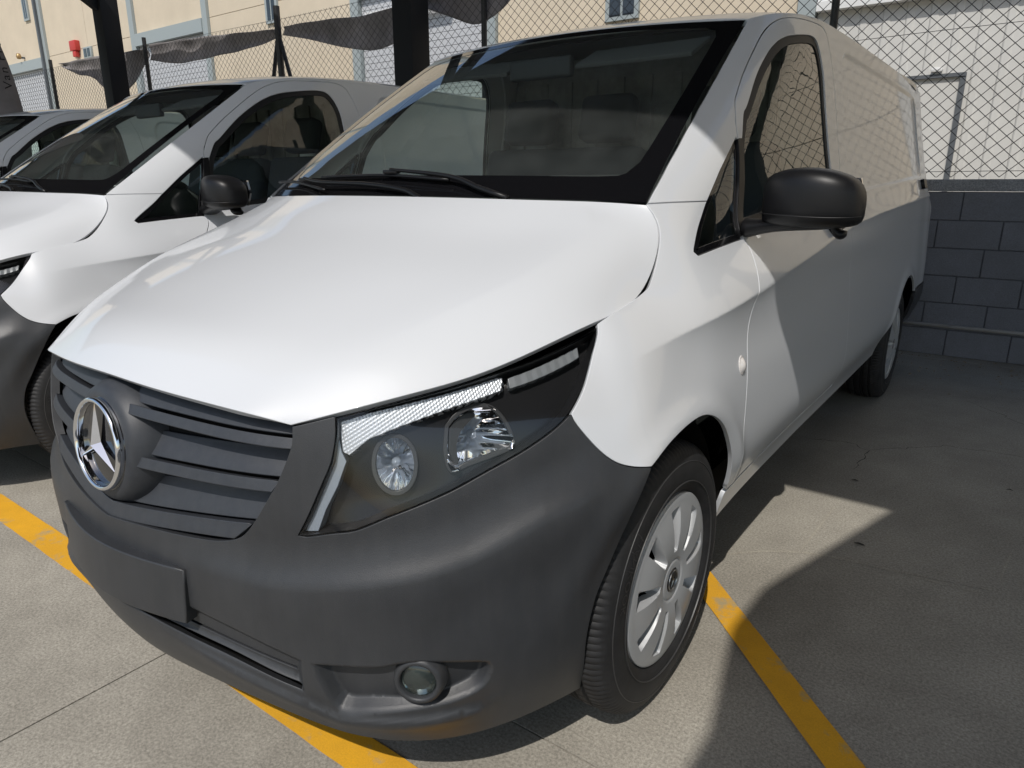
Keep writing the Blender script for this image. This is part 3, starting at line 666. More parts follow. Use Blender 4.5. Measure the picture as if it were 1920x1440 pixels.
        panel('side_repeater', X([(rp[0]+.021*math.cos(a_), rp[1]+.024*math.sin(a_)) for a_ in np.linspace(0, 2*math.pi, 24)[:-1]]), M['amber'], root, res=.006, thick=.014, gap=0, edge=.002,
              surf=off(W, lambda s, z: .011-.009*np.minimum(1, ((refl(s)-rp[0])**2+(z-rp[1])**2)/.021**2)))
        bk = PG['rearblk'][0]
        panel('side_catch', X([(bk[0]+.02,bk[1]-.03),(bk[0]+.16,bk[1]-.03),(bk[0]+.16,bk[1]+.02),(bk[0]+.02,bk[1]+.02)]), M['black'], root, surf=off(W, .02), res=.03, thick=.022, gap=0, edge=.004)
        # ---- headlight
        hlc = HL if area(HL) > 0 else HL[::-1]
        hl = panel('headlight', X(inset(resample(hlc, .015), .012)), M['lampblack'], root, surf=off(W, -.125), res=.03, thick=.004, gap=0, rim=False)
        pts = np.array(X(inset(resample(hlc, .015), .0035))); ins = np.array(X(inset(resample(hlc, .015), .013))); n = len(pts)
        V = list(W(pts[:, 0], pts[:, 1])-normals(W, pts[:, 0], pts[:, 1])*.004)+list(W(ins[:, 0], ins[:, 1])-normals(W, ins[:, 0], ins[:, 1])*.13)
        mesh_obj('housing', V, [(i, (i+1) % n, n+(i+1) % n, n+i) for i in range(n)], M['lampblack'], hl)
        panel('lens', X(HL), M['lens'], hl, surf=off(W, -.002), res=.02, thick=.010, gap=.003, edge=.002)
        BA = cr(PG['bowlA']+[PG['bowlA'][0]], .008); BB = cr(PG['bowlB']+[PG['bowlB'][0]], .008); ST = clean(PG['strip'])
        # gloss bezel with openings for the two bowls; stepped towards the rear, sloping inwards in front
        def bez(s, z): return -.040-.016*np.exp(-(((refl(s)+.03)/.10)**2+((z-.70)/.06)**2))
        panel('bezel', X(inset(resample(hlc, .015), .006)), M['bezel'], hl, holes=[X(BA), X(BB)], surf=off(W, bez), res=.009, thick=.02, gap=0)
        for k_, (poly, dep, st) in enumerate(((BA, .060, 16), (BB, .075, 9))):
            poly = clean(poly); ce = np.array(poly).mean(0); mx = np.array(poly).max(0)-np.array(poly).min(0)
            def bowl(s, z, ce=ce, mx=mx, dep=dep, st=st, k_=k_):
                s = refl(s); u_, v_ = (s-ce[0])/mx[0]*2, (z-ce[1])/mx[1]*2; r = np.clip(np.hypot(u_, v_), 0, 1.25)
                an = np.arctan2(v_, u_); tri = lambda t: np.abs(t % 1-.5)*2
                fl = (.006*tri((z-ce[1])*38+.15)*np.minimum(1, r*1.5)+.002*tri(an/(2*math.pi)*6)) if k_ else .0045*tri(an/(2*math.pi)*11)*np.minimum(1, r*1.6)
                return -.046-dep*(1-np.minimum(r, 1.1)**2)+fl
            panel('reflector', X(poly), M['reflector'], hl, surf=off(W, bowl), res=.0055, thick=.004, gap=-.001, rim=False)
            cs = np.array(X([tuple(ce)])); nn = normals(W, cs[:, 0], cs[:, 1])[0]; c = Vector(W(cs[:, 0], cs[:, 1])[0]-nn*(.046+dep)); ax = Vector(nn)
            MB().lathe([(.0005, .038), (.006, .036), (.009, .028), (.009, .0)], c, ax, 16).build('bulb', M['guide'], hl, smooth=True)
            rg = resample(poly if area(poly) > 0 else poly[::-1], .008)
            panel('bezel_ring', X(inset(rg, -.004)), M['lampgrey'], hl, holes=[X(inset(rg, .002))], surf=off(W, -.036), res=.01, thick=.012, gap=0, edge=.001)
        # grey half cone on the inner side of the big bowl
        panel('half_cone', X(cr([(.105,.800),(.108,.825),(.140,.846),(.165,.845),(.130,.815),(.118,.785),(.122,.752),(.105,.775),(.105,.800)], .01)[:-1]), M['lampgrey'], hl, surf=off(W, lambda s, z: -.040-.35*(refl(s)-.105)), res=.01, thick=.006, gap=0)
        ribs = lambda s, z: -.020+.0006*np.abs(((refl(s)*.62-z)*130) % 1*2-1)+.0008*np.abs(((refl(s)+z*.3)*150) % 1*2-1)
        panel('indicator', X(ST), M['lamp_ribs'], hl, surf=off(W, ribs), res=.0020, thick=.022, gap=.001)
        panel('light_guide', X(PG['guide']), M['guide'], hl, surf=off(W, lambda s, z: -.014-.05*np.clip(refl(s)+.14, 0, 1)), res=.01, thick=.03, gap=.001)
        rb2 = lambda s, z: -.022+.002*np.abs((refl(s)*30) % 1*2-1)
        panel('running_light', X(PG['drl']), M['drl'], hl, surf=off(W, rb2), res=.006, thick=.02, gap=.001)
        # ---- fog lamp
        fc = np.array(X([(.0500, .3560)])); fp = BUMP(fc[:, 0], fc[:, 1])[0]; fa = Vector((.50*sx, -.86, .05)).normalized(); fp = fp+np.array(fa)*.004
        fl = MB().lathe([(.052, -.022), (.047, .002), (.0415, .0070), (.0365, .0070), (.0345, .003), (.033, -.02)], Vector(fp), fa, 44).build('fog_lamp', M['plastic'], root, smooth=True)
        MB().lathe([(.0005, -.030), (.013, -.026), (.024, -.016), (.0325, -.004)], Vector(fp), fa, 20).build('reflector', mat('fog_reflector', (.42, .42, .43), .10, metal=.95), fl, smooth=True)
        MB().lathe([(.0005, .004), (.017, .003), (.028, .001), (.0345, -.003)], Vector(fp), fa, 32).build('lens', M['glass'], fl, smooth=True)
        # ---- door mirror
        mi = loft('mirror', [[(sx*a, b, c) for a, b, c in rsec(yc, zc_, hy, hz, x, 3.3)] for x, yc, zc_, hy, hz in
             ((.898,1.47,1.200,.034,.048),(.903,1.462,1.203,.054,.064),(.945,1.450,1.211,.070,.074),(1.00,1.440,1.213,.080,.0775),(1.06,1.440,1.210,.080,.0755),(1.11,1.446,1.204,.070,.066),(1.137,1.452,1.196,.052,.052),(1.148,1.458,1.188,.028,.030))], M['black'], root)
        mb = MB(); mb.prism([(.905*sx, 1.150), (.915*sx, 1.268), (1.12*sx, 1.262), (1.138*sx, 1.205), (1.11*sx, 1.150)], 1.512, 1.522, 'xz'); mb.build('mirror_glass', M['chrome'], mi)
        mb = MB(); sp = [(x, y-.0005, z) for x, y, z in ((.899,1.412,1.172),(.945,1.379,1.170),(1.00,1.359,1.168),(1.06,1.359,1.166),(1.11,1.375,1.166),(1.137,1.399,1.167),(1.147,1.43,1.168))]; mb.tube([(sx*a_, b_, c_) for a_, b_, c_ in cr3(sp)], .0014, 6); mb.build('seam', M['seal'], mi)
        loft('mirror_base', [[(sx*a, b, c) for a, b, c in rsec(yc, zc_, hy, hz, x, 2.4, 16)] for x, yc, zc_, hy, hz in
             ((.838,1.478,1.130,.060,.030),(.862,1.474,1.128,.052,.026),(.90,1.464,1.136,.046,.020),(.96,1.452,1.145,.050,.020),(1.03,1.446,1.147,.052,.018),(1.085,1.450,1.150,.046,.016),(1.10,1.452,1.152,.02,.008))], M['black'], mi)
        loft('mirror_foot', [[(sx*a, b, c) for a, b, c in rsec(yc, zc_, hy, hz, x, 2.4, 16)] for x, yc, zc_, hy, hz in
             ((1.075,1.462,1.150,.030,.020),(1.085,1.466,1.128,.030,.018),(1.098,1.470,1.116,.026,.012),(1.112,1.472,1.124,.018,.010))], M['black'], mi)
        p0 = np.array(X([(1.440, 1.108), (1.482, 1.120), (1.520, 1.262), (1.533, 1.37), (1.510, 1.366), (1.477, 1.24)]))
        panel('mirror_triangle', [tuple(p) for p in p0], M['black'], dr, surf=off(W, .003), res=.02, thick=.014, gap=0, edge=.003)
        # wheel arch liner
        for cy in (.885, 4.085):
            mb = MB(); V = []; ang = np.linspace(math.radians(0), math.radians(180), 26)
            for x in (.56, .885):
                V += [(x*sx, cy+.392*math.cos(a), .335+.392*math.sin(a)) for a in ang]
            n = len(ang); mb.add(V, [(i, i+1, n+i+1, n+i) for i in range(n-1)]+[tuple(range(n))]); mb.build('arch_liner', M['dark'], root)
    # ---- wheels
    wh = build_wheel(root, .838, .885, .3345, 1, 0)
    build_wheel(root, .838, 4.085, .3345, 1, 0, wh); build_wheel(root, -.838, .885, .3345, -1, 0, wh); build_wheel(root, -.838, 4.085, .3345, -1, 0, wh)
    # ---- grille
    gr = cr(PG['grille'])
    top = [(-.199, .846), (-.33, .866), (-.45, .874), (-.58, .877)]
    outl = clean([(-.7, .5649)]+gr[::-1][1:]+top+[(-.7, .878)]+mir(top)+mir(gr[::-1][1:]))
    g = panel('grille', outl, M['dark'], root, surf=off(W, -.062), res=.03, rim=False, gap=0)
    gp = np.array(PG['grille']); zz = gp[::-1, 1]; ss = gp[::-1, 0]
    def send(z): return float(np.interp(z, zz[3:], ss[3:]))-.0015
    rows = [(.872, .8180, .8120, .7950, .03), (.7765, .7290, .7230, .7050, -.03), (.6900, .6350, .6290, .6005, -.100)]
    for i, (zt, zb, bt, bb, kk) in enumerate(rows):
        for sd in (0, 1):
            for nm, a, b, d0, d1, th in (('grille_panel', zt, zb, -.052, -.026, .012), ('grille_slat', bt, bb, -.012, -.005, .034)):
                N = 14; S1a, S1b = send(a if i else min(a, .835)), send(b)
                if i == 0 and nm == 'grille_panel': S1a = -.2035
                tl = [(-.700+(S1a+.700)*t, a+kk*(-.335-(-.700+(S1a+.700)*t))) for t in np.linspace(0, 1, N)]
                if i == 0 and nm == 'grille_panel': tl = [(s, min(z, .880-.055*max(0, (s+.45)/.25)**1.6)) for s, z in tl]
                bl = [(-.700+(S1b+.700)*t, b+kk*(-.335-(-.700+(S1b+.700)*t))) for t in np.linspace(0, 1, N)]
                tl = [p for p in tl if i == 2 or p[0] > -.64]; bl = [p for p in bl if i == 2 or p[0] > -.64]
                dep = (lambda s, z, a=a, b=b, d0=d0, d1=d1, kk=kk: d0+(d1-d0)*np.clip((a+kk*(-.335-refl(s))-z)/(a-b), 0, 1))
                o = bl+tl[::-1]
                panel(nm, mir(o) if sd else o, M['slat'], g, surf=off(W, dep), res=.02, thick=th, gap=.0005, edge=.002)
    # emblem
    ec = Vector((0, .058, .7235)); en = Vector((0, -1, .10)).normalized()
    MB().lathe([(.145, -.085), (.138, -.045), (.122, -.016), (.108, -.006), (.1005, -.006)], ec, en, 64).build('emblem_pod', M['slat'], g, smooth=True)
    MB().lathe([(.0005, -.004), (.06, -.0045), (.1005, -.006)], ec, en, 48).build('emblem_plate', M['gloss_black'], g, smooth=True)
    mb = MB(); star_mesh(mb, ec+en*.001, en, (0, 0, 1), .090, .016)
    mb.lathe([(.0985, -.006)]+[((.0940+.0055*math.cos(a)), .003+.0075*math.sin(a)) for a in np.linspace(-.2, math.pi+.2, 12)]+[(.0875, -.005)], ec, en, 72)
    em = mb.build('emblem', M['chrome'], g, smooth=True); em.data.set_sharp_from_angle(angle=math.radians(30))
    # number plate holder
    pl = resample([(-.445,.400),(-.440,.5125),(-.96,.5125),(-.955,.400)], .03)
    panel('plate_holder', pl, M['plastic'], root, surf=off(W, lambda s, z: .026-.012*(np.abs(s+.7)/.26)**2), res=.03, thick=.030, gap=0, edge=.004)
    # ---- windscreen, cowl, wipers
    ws = gridpanel('windscreen', WSHIELD, 61, 41, M['wglass'], root, v=(.0, .992), rim=False)
    bord = resample([(-.996,.0),(.996,.0),(.996,.990),(-.996,.990)], .06)
    hr = [(.0,.098),(.45,.098),(.80,.100),(.885,.115),(.912,.165),(.925,.5),(.912,.87),(.89,.92),(.84,.938),(.5,.950),(.0,.952)]
    hole = clean(cr(hr, .05)+[(-u_, v_) for u_, v_ in cr(hr, .05)[::-1]])
    panel('glass_border', bord, M['frit'], ws, surf=off(WSHIELD, .0012), holes=[hole], res=.05, gap=0, rim=False)
    def COWL(u, v): 
        a = WSHIELD(u, np.full_like(u, .004)); h = HOOD(u, np.full_like(u, .995)); return h*(1-v[:, None])+a*v[:, None]+np.stack([0*u, .01*(1-v), -.030+.026*v], 1)
    gridpanel('cowl', COWL, 41, 6, M['black'], root, u=(-.93, .93), v=(0, 1.02), rim=False)
    def onws(u, v, d=.0): 
        p = WSHIELD(np.array([u]), np.array([v])); return Vector(p[0]+normals(WSHIELD, np.array([u]), np.array([v]))[0]*d)
    for pts, armv in ((((-.549,.078),(-.3,.079),(-.063,.077),(.248,.055)), ((.544,-.020),(.40,.020),(.25,.060),(-.063,.081))), (((-.985,.064),(-.75,.056),(-.414,.006)), ((.212,-.045),(.103,-.001),(-.128,.024),(-.474,.031),(-.64,.052)))):
        wp = MB(); bl = [onws(u, v, .016) for u, v in cr(pts, .05)]; wp.tube(bl, .0048, 8); wpo = wp.build('wiper', M['black'], root, smooth=True)
        ap = cr(armv, .06); am = MB(); am.tube([onws(u, v, d) for (u, v), d in zip(ap, np.linspace(.014, .034, len(ap)))], list(np.linspace(.0085, .0045, len(ap))), 8); am.build('wiper_arm', M['black'], wpo, smooth=True)
        ml = onws(*armv[-1], .026); am = MB(); am.box(ml-Vector((.030, .009, .006)), ml+Vector((.030, .009, .006))); am.build('wiper_joint', M['black'], wpo, bevel=.005)
    # ---- cabin
    mb = MB(); mb.prism([(1.03,1.165),(1.16,1.215),(1.32,1.240),(1.42,1.232),(1.48,1.17),(1.47,1.00),(1.40,.80),(1.36,.55),(1.10,.55),(.98,1.05)], -.76, .76, 'yz'); da = mb.build('dashboard', M['interior'], root, bevel=.02, seg=3)
    mb = MB(); mb.prism([(1.30,1.225),(1.36,1.268),(1.46,1.275),(1.52,1.24),(1.50,1.19),(1.36,1.19)], .20, .62, 'yz'); mb.build('instrument_hood', M['interior'], da, bevel=.02, seg=3)
    stw = MB(); c = Vector((.40, 1.66, 1.09)); ax = Vector((0, .80, .60)).normalized(); e1 = Vector((1, 0, 0)); e2 = ax.cross(e1)
    V = []; F = []
    for i in range(40):
        a = 2*math.pi*i/40; d = e1*math.cos(a)+e2*math.sin(a)
        for j in range(8):
            b = 2*math.pi*j/8; V.append(c+d*(.185+.015*math.cos(b))+ax*.015*math.sin(b))
    F = [(i*8+j, ((i+1) % 40)*8+j, ((i+1) % 40)*8+(j+1) % 8, i*8+(j+1) % 8) for i in range(40) for j in range(8)]
    stw.add(V, F); sw = stw.build('steering_wheel', M['interior'], root, smooth=True)
    mb = MB(); mb.lathe([(.0005, .01), (.06, .005), (.065, -.04)], c, ax, 24)
    for a in (0, math.pi, -math.pi/2): mb.bar(c+(e1*math.cos(a)+e2*math.sin(a))*.05, c+(e1*math.cos(a)+e2*math.sin(a))*.18, .04, .015, ax)
    mb.bar(c-ax*.03, c-ax*.3, .07, .07); mb.build('steering_hub', M['interior'], sw)
    for cx, wd in ((.42, .50), (-.32, .86)):
        mb = MB(); mb.box((cx-wd/2, 1.72, .66), (cx+wd/2, 2.22, .84)); s = mb.build('seat', M['seat'], root, bevel=.05, seg=4)
        rot = Matrix.Rotation(math.radians(-14), 3, 'X')
        mb = MB(); mb.box((cx-wd/2+.01, 2.16, .80), (cx+wd/2-.01, 2.29, 1.42), rot, (cx, 2.22, .8)); mb.build('backrest', M['seat'], s, bevel=.05, seg=4)
        for hx in ((cx,) if wd < .6 else (cx-.21, cx+.21)):
            mb = MB(); mb.box((hx-.13, 2.335, 1.43), (hx+.13, 2.435, 1.63), rot, (hx, 2.38, 1.5)); mb.build('headrest', M['seat'], s, bevel=.04, seg=4)
        mb = MB(); mb.box((cx-wd/2+.04, 1.80, .42), (cx+wd/2-.04, 2.2, .66)); mb.build('seat_base', M['interior'], s)
    mb = MB(); mb.prism([(-.86,.45),(.86,.45),(.86,1.05),(.80,1.35),(.73,1.76),(.60,1.84),(-.60,1.84),(-.73,1.76),(-.80,1.35),(-.86,1.05)], 2.56, 2.585, 'xz'); bh = mb.build('bulkhead', M['bulkhead'], root)
    mb = MB()
    for x in np.arange(-.70, .71, .14): mb.box((x-.02, 2.545, .9), (x+.02, 2.56, 1.72))
    mb.build('bulkhead_rib', M['bulkhead'], bh, bevel=.005)
    mb = MB(); mb.prism([(.20, 1.30), (.34, 1.30), (.35, 1.50), (.31, 1.55), (.20, 1.55)], 2.530, 2.543, 'xz'); mb.build('load_label', M['paper'], bh)
    rf = lambda u, v: ROOF(u*.96, v)-np.array([0, 0, .045])
    gridpanel('headliner', rf, 15, 20, M['liner'], root, v=(.03, .30), rim=False)
    mb = MB(); c = onws(0, .86, -.06); mb.box(c-Vector((.13, .012, .035)), c+Vector((.13, .02, .035))); mb.build('interior_mirror', M['interior'], root, bevel=.012, seg=3)
    for x in (.36, -.36):
        c = onws(x/.67, .90, -.05); mb = MB(); mb.box(c-Vector((.21, .07, .008)), c+Vector((.21, .09, .008)), Matrix.Rotation(math.radians(24), 3, 'X')); mb.build('sun_visor', M['liner'], root, bevel=.006)
    mb = MB(); mb.box((-.84, .62, .26), (.84, 5.0, .42)); mb.box((-.55, .2, .30), (.55, .62, .5)); mb.box((-.5, .45, .42), (.5, 1.0, .80)); mb.build('underbody', M['dark'], root)
    mb = MB(); mb.box((-.72, 2.60, .42), (.72, 5.0, 1.70)); mb.build('cargo_lining', M['dark'], root)
    return root

# ------------------------------------------------------------------ materials of the yard
def concrete(name, base, dark, speck=220, stain=1.1, grain=1.0, relief=.05):
    m = mat(name, base, .85, spec=.3); n = m.node_tree; b = n.nodes['Principled BSDF']; L = n.links.new
    tc = n.nodes.new('ShaderNodeTexCoord'); geo = n.nodes.new('ShaderNodeNewGeometry')
    def noise(sc_, det, ro=.6):
        z = n.nodes.new('ShaderNodeTexNoise'); z.inputs['Scale'].default_value = sc_; z.inputs['Detail'].default_value = det; z.inputs['Roughness'].default_value = ro
        L(geo.outputs['Position'], z.inputs['Vector']); return z
    def ramp(src, p0, c0, p1, c1):
        r = n.nodes.new('ShaderNodeValToRGB'); r.color_ramp.elements[0].position = p0; r.color_ramp.elements[1].position = p1
        r.color_ramp.elements[0].color = (*c0, 1); r.color_ramp.elements[1].color = (*c1, 1); L(src, r.inputs[0]); return r
    def mix(a, bb, mode, f):
        x = n.nodes.new('ShaderNodeMix'); x.data_type = 'RGBA'; x.blend_type = mode
        if hasattr(f, 'is_output'): L(f, x.inputs[0])
        else: x.inputs[0].default_value = f
        L(a, x.inputs[6]); L(bb, x.inputs[7]); return x.outputs[2]
    big = ramp(noise(stain, 9, .7).outputs['Fac'], .30, dark, .66, base)
    fine = ramp(noise(speck, 7, .85).outputs['Fac'], .34, (.45, .45, .45), .66, (1.42, 1.42, 1.42))
    mid = ramp(noise(9, 8, .75).outputs['Fac'], .32, (.86, .86, .86), .68, (1.08, 1.08, 1.08))
    c = mix(big.outputs[0], fine.outputs[0], 'MULTIPLY', grain); c = mix(c, mid.outputs[0], 'MULTIPLY', .45)
    L(c, b.inputs['Base Color'])
    bp = n.nodes.new('ShaderNodeBump'); bp.inputs['Strength'].default_value = relief; bp.inputs['Distance'].default_value = .0015
    L(noise(speck, 4, .7).outputs['Fac'], bp.inputs['Height']); L(bp.outputs[0], b.inputs['Normal'])
    return m
M['slab'] = concrete('concrete_slab', (.43, .40, .34), (.275, .253, .212), 135, 1.1, 1.0, .10)
M['joint'] = mat('joint_dirt', (.03, .028, .025), .95)
M['yellow'] = concrete('yellow_road_paint', (.82, .42, .022), (.70, .36, .03), 240, 2.5, .30, .08)
def worn(m, conc, s0=7., lo=.54, hi=.64):
    n = m.node_tree; b = n.nodes['Principled BSDF']; old = b.inputs['Base Color'].links[0].from_socket
    geo = n.nodes.new('ShaderNodeNewGeometry'); z = n.nodes.new('ShaderNodeTexNoise'); z.inputs['Scale'].default_value = s0; z.inputs['Detail'].default_value = 10; z.inputs['Roughness'].default_value = .72
    n.links.new(geo.outputs['Position'], z.inputs['Vector']); r = n.nodes.new('ShaderNodeValToRGB'); r.color_ramp.elements[0].position = lo; r.color_ramp.elements[1].position = hi
    n.links.new(z.outputs['Fac'], r.inputs[0]); x = n.nodes.new('ShaderNodeMix'); x.data_type = 'RGBA'; n.links.new(r.outputs[0], x.inputs[0]); n.links.new(old, x.inputs[6]); x.inputs[7].default_value = (*conc, 1)
    n.links.new(x.outputs[2], b.inputs['Base Color'])
worn(M['yellow'], (.42, .33, .18), 7., .54, .65)
M['block'] = concrete('painted_block', (.215, .228, .270), (.165, .174, .200), 120, 1.6, .45)
M['mortar'] = mat('mortar', (.115, .122, .142), .9, var=(20, .3))
M['coping'] = concrete('coping_concrete_sunlit', (.36, .375, .41), (.28, .29, .31), 90, 2)  # paler colour stands in for sunlight along the wall top
M['wire'] = mat('fence_wire', (.045, .046, .048), .6, metal=.2)
M['post'] = mat('fence_post', (.020, .021, .023), .5)
M['steel'] = mat('black_steel', (.008, .009, .011), .6, spec=.25)
M['cream'] = mat('cream_panel', (.62, .53, .40), .8, bump=(60, .3, .01), var=(1.2, .06))
M['trim'] = mat('grey_green_trim', (.33, .37, .37), .5)
M['dtrim'] = mat('dark_trim', (.10, .11, .12), .5)
M['clad'] = mat('pale_cladding', (.52, .53, .545), .5, var=(1, .05))
M['clad2'] = mat('white_grey_cladding', (.60, .59, .555), .55, var=(1.5, .06))
M['white'] = mat('white_trim', (.72, .72, .70), .5)
M['pane'] = mat('dark_window_pane', (.012, .014, .018), .06, coat=1)
M['red'] = mat('red_box', (.52, .045, .035), .45)
M['net'] = mat('shade_net', (.26, .245, .25), .9, bump=(400, .4, .002), var=(3, .3))
M['flag'] = mat('grey_flag_cloth', (.20, .19, .20), .85, bump=(60, .2, .004), var=(5, .15))
M['ink'] = mat('black_print', (.012, .012, .014), .8)
M['pipe'] = mat('grey_conduit', (.42, .41, .40), .5)

# ------------------------------------------------------------------ ground
gb = MB(); gb.box((-120, -120, -.30), (120, 120, -.012)); tag(gb.build('ground', M['joint']), kind='structure')
xs = [-120, -40, -22.24, -17.74, -13.24, -8.74, -4.74, -.24, 4.26, 8.76, 13.2, 40, 120]; ys = [-120, -40, -17.4, -12.9, -8.4, -3.9, .59, 5.4, 9.9, 14.4, 40, 120]
for i in range(len(xs)-1):
    for j in range(len(ys)-1):
        g_ = .0025
        V = MB(); x0, x1, y0, y1 = xs[i]+g_, xs[i+1]-g_, ys[j]+g_, ys[j+1]-g_
        V.box((x0, y0, -.011), (x1, y1, 0)); o = V.build('pavement', M['slab']); tag(o, kind='structure')
def stripe(a, b, wd, z=.004):
    a = np.array(a); b = np.array(b); d = (b-a)/np.linalg.norm(b-a); n_ = np.array([-d[1], d[0]])*wd/2
    N = int(np.linalg.norm(b-a)/.05); V = []; F = []
    for i in range(N+1):
        p = a+(b-a)*i/N
        for k in (-1, 1): q = p+n_*k*(1+rng.normal(0, .012)); V.append((q[0], q[1], z))
    F = [(2*i, 2*i+2, 2*i+3, 2*i+1) for i in range(N)]
    o = mesh_obj('road_marking', V, F, M['yellow'], smooth=False); tag(o, kind='structure'); return o
stripe((-9.5, .320), (.95, .302), .098)
stripe((1.75, .518), (.42, 1.86), .088)

def scuff(pts, wd, z=.0012):
    L = np.array(cr(pts, .03)); T = np.gradient(L, axis=0); T /= np.linalg.norm(T, axis=1)[:, None]; Nn = np.stack([-T[:, 1], T[:, 0]], 1); V = []
    for i, (p, n_) in enumerate(zip(L, Nn)):
        k = wd*(.35+.65*math.sin(math.pi*min(1, max(.02, i/(len(L)-1)))))*rng.uniform(.5, 1.2)
        for sg in (-.5, .5): q = p+n_*k*sg; V.append((q[0], q[1], z))
    tag(mesh_obj('floor_scuff', V, [(2*i, 2*i+2, 2*i+3, 2*i+1) for i in range(len(L)-1)], M['scuff'], smooth=False), kind='structure')
M['scuff'] = concrete('scuffed_concrete', (.45, .415, .345), (.37, .335, .275), 160, 6)
scuff([(.70,1.60),(.794,1.649),(.91,1.76),(1.022,1.835),(1.122,1.868),(1.347,1.905),(1.582,1.952)], .013)
scuff([(1.038,2.297),(1.03,2.05),(1.022,1.85)], .008); scuff([(1.629,2.309),(1.61,2.15),(1.60,2.03)], .010); scuff([(1.25,1.885),(1.45,1.90),(1.56,1.91)], .012)

def crack(pts, wd=.004):
    P = [pts[0]]
    for a, b in zip(pts, pts[1:]):
        n_ = max(2, int(math.dist(a, b)/.03))
        for k in range(1, n_+1): P.append((a[0]+(b[0]-a[0])*k/n_+rng.normal(0, .008), a[1]+(b[1]-a[1])*k/n_+rng.normal(0, .008)))
    L = np.array(P); T = np.gradient(L, axis=0); T /= np.linalg.norm(T, axis=1)[:, None]; Nn = np.stack([-T[:, 1], T[:, 0]], 1); V = []
    for i, (p, n_) in enumerate(zip(L, Nn)):
        k = wd*rng.uniform(.4, 1.3)*min(1, .2+i/4, .2+(len(L)-1-i)/4)
        for sg in (-.5, .5): q = p+n_*k*sg; V.append((q[0], q[1], .0008))
    tag(mesh_obj('floor_crack', V, [(2*i, 2*i+2, 2*i+3, 2*i+1) for i in range(len(L)-1)], M['joint'], smooth=False), kind='structure')
crack([(.70,3.05),(.925,3.11),(1.03,3.05),(1.02,2.76)]); crack([(1.03,3.06),(1.32,3.35),(1.75,3.42)], .003); crack([(1.35,4.3),(1.7,3.9),(2.2,3.8)], .003)

# chips and grit along the foot of the wall
mb = MB()
for _ in range(420):
    x = rng.uniform(.5, 3.5); y = 5.5-abs(rng.normal(0, .42)); r = rng.uniform(.003, .011)
    if y < 4.2: continue
    mb.add([(x+r*math.cos(a)*rng.uniform(.6, 1.3), y+r*math.sin(a)*rng.uniform(.6, 1.3), rng.uniform(0.001, .002)) for a in (0, 2.1, 4.2)]+[(x, y, r*.8)], [(0, 1, 3), (1, 2, 3), (2, 0, 3)])
tag(mb.build('leaf_litter', mat('dry_litter', (.22, .17, .11), .9, var=(30, .5))), kind='stuff')
for (x, y, r) in ((1.18, 2.02, .020), (1.05, 2.62, .016), (1.60, 2.9, .014)):
    V = [(x+r*math.cos(a)*q, y+r*.5*math.sin(a)*q, .002+.004*math.sin(3*a)**2) for a, q in zip(np.linspace(0, 2*math.pi, 9)[:-1], (1, .8, .6, .8, 1, .8, .6, .8))]
    V.append((x, y, .009)); o = mesh_obj('dry_leaf', V, [(i, (i+1) % 8, 8) for i in range(8)], M['joint'], smooth=False)
    tag(o, {.020: 'small dark dead leaf on sunlit concrete beside the front wheel', .016: 'tiny dark dead leaf on shaded concrete near the shadow edge', .014: 'lone dark speck of leaf further out on shaded concrete'}[r], 'leaf', 'dead leaves on the concrete')

# ------------------------------------------------------------------ block wall
wall = tag(empty('block_wall', (0, 5.55, 0)), 'low grey painted concrete block wall behind the parked vans', 'wall')
def wpart(mb, name, m, **k):
    o = mb.build(name, m, None, **k); o.parent = wall; o.matrix_parent_inverse = Matrix.Translation((0, -5.55, 0)); return o
mb = MB(); mb.box((-20, 5.5545, -.1), (6.5, 5.70, 1.198)); wpart(mb, 'mortar', M['mortar'])
BW, BH, JT = .400, .200, .007
proto = MB(); proto.box((0, 0, 0), (BW-JT, .012, BH-JT)); bp_ = proto.build('brick', M['block'], None, bevel=.0025, seg=1)
bme = bp_.data; bpy.data.objects.remove(bp_)
offs = [.30, .925, 1.102, 1.242, .925, 1.059]
for r in range(6):
    x = offs[r]-BW*5
    while x < 6.0:
        o = bpy.data.objects.new('brick', bme); o.parent = wall; o.location = (x+JT/2, -.0055-.012*.5+rng.normal(0, .0012)+.004, r*BH+JT/2-.002); link(o, None); o.parent = wall
        o.rotation_euler = (0, rng.normal(0, .0015), rng.normal(0, .002)); x += BW
mb = MB()
x = -20
while x < 6.5: mb.box((x, 5.535, 1.202), (min(x+2, 6.5), 5.72, 1.290+rng.normal(0, .002))); x += 2.003
wpart(mb, 'coping', M['coping'], bevel=.006)
mb = MB(); mb.tube([(.2, 5.525, .228), (6, 5.525, .226)], .015, 10)
pp = tag(mb.build('conduit_pipe', M['pipe'], smooth=True), 'thin grey conduit pipe running along the foot of the block wall', 'pipe')

# ------------------------------------------------------------------ chain link fence
fence = tag(empty('chain_link_fence', (0, 5.7, 1.29)), 'tall chain link fence with dark posts standing on the block wall', 'fence')
def fpart(mb, name, m, kind=None, parent=None, **k):
    o = mb.build(name, m, None, **k)
    o.parent = parent or fence
    if parent is None: o.matrix_parent_inverse = Matrix.Translation((0, -5.7, -1.29))
    if kind: o['kind'] = kind
    return o
posts = [-17.10, -13.66, -10.235, -6.85, -3.43, 0.0, 3.42, 6.5]
for x in posts:
    big = abs(x+6.85) < .01
    mb = MB(); rr = .042 if big else .030
    mb.tube([(x, 5.70, 1.20), (x, 5.70, 3.46 if x < 0 else 3.50)], rr, 12); po = fpart(mb, 'post', M['post'], smooth=True, auto=40)
    if big:
        for d in (-1, 1):
            mb = MB(); mb.tube([(x+d*.03, 5.70, 3.06), (x+d*.62, 5.70, 1.29)], .026, 10); fpart(mb, 'brace', M['post'], smooth=True)
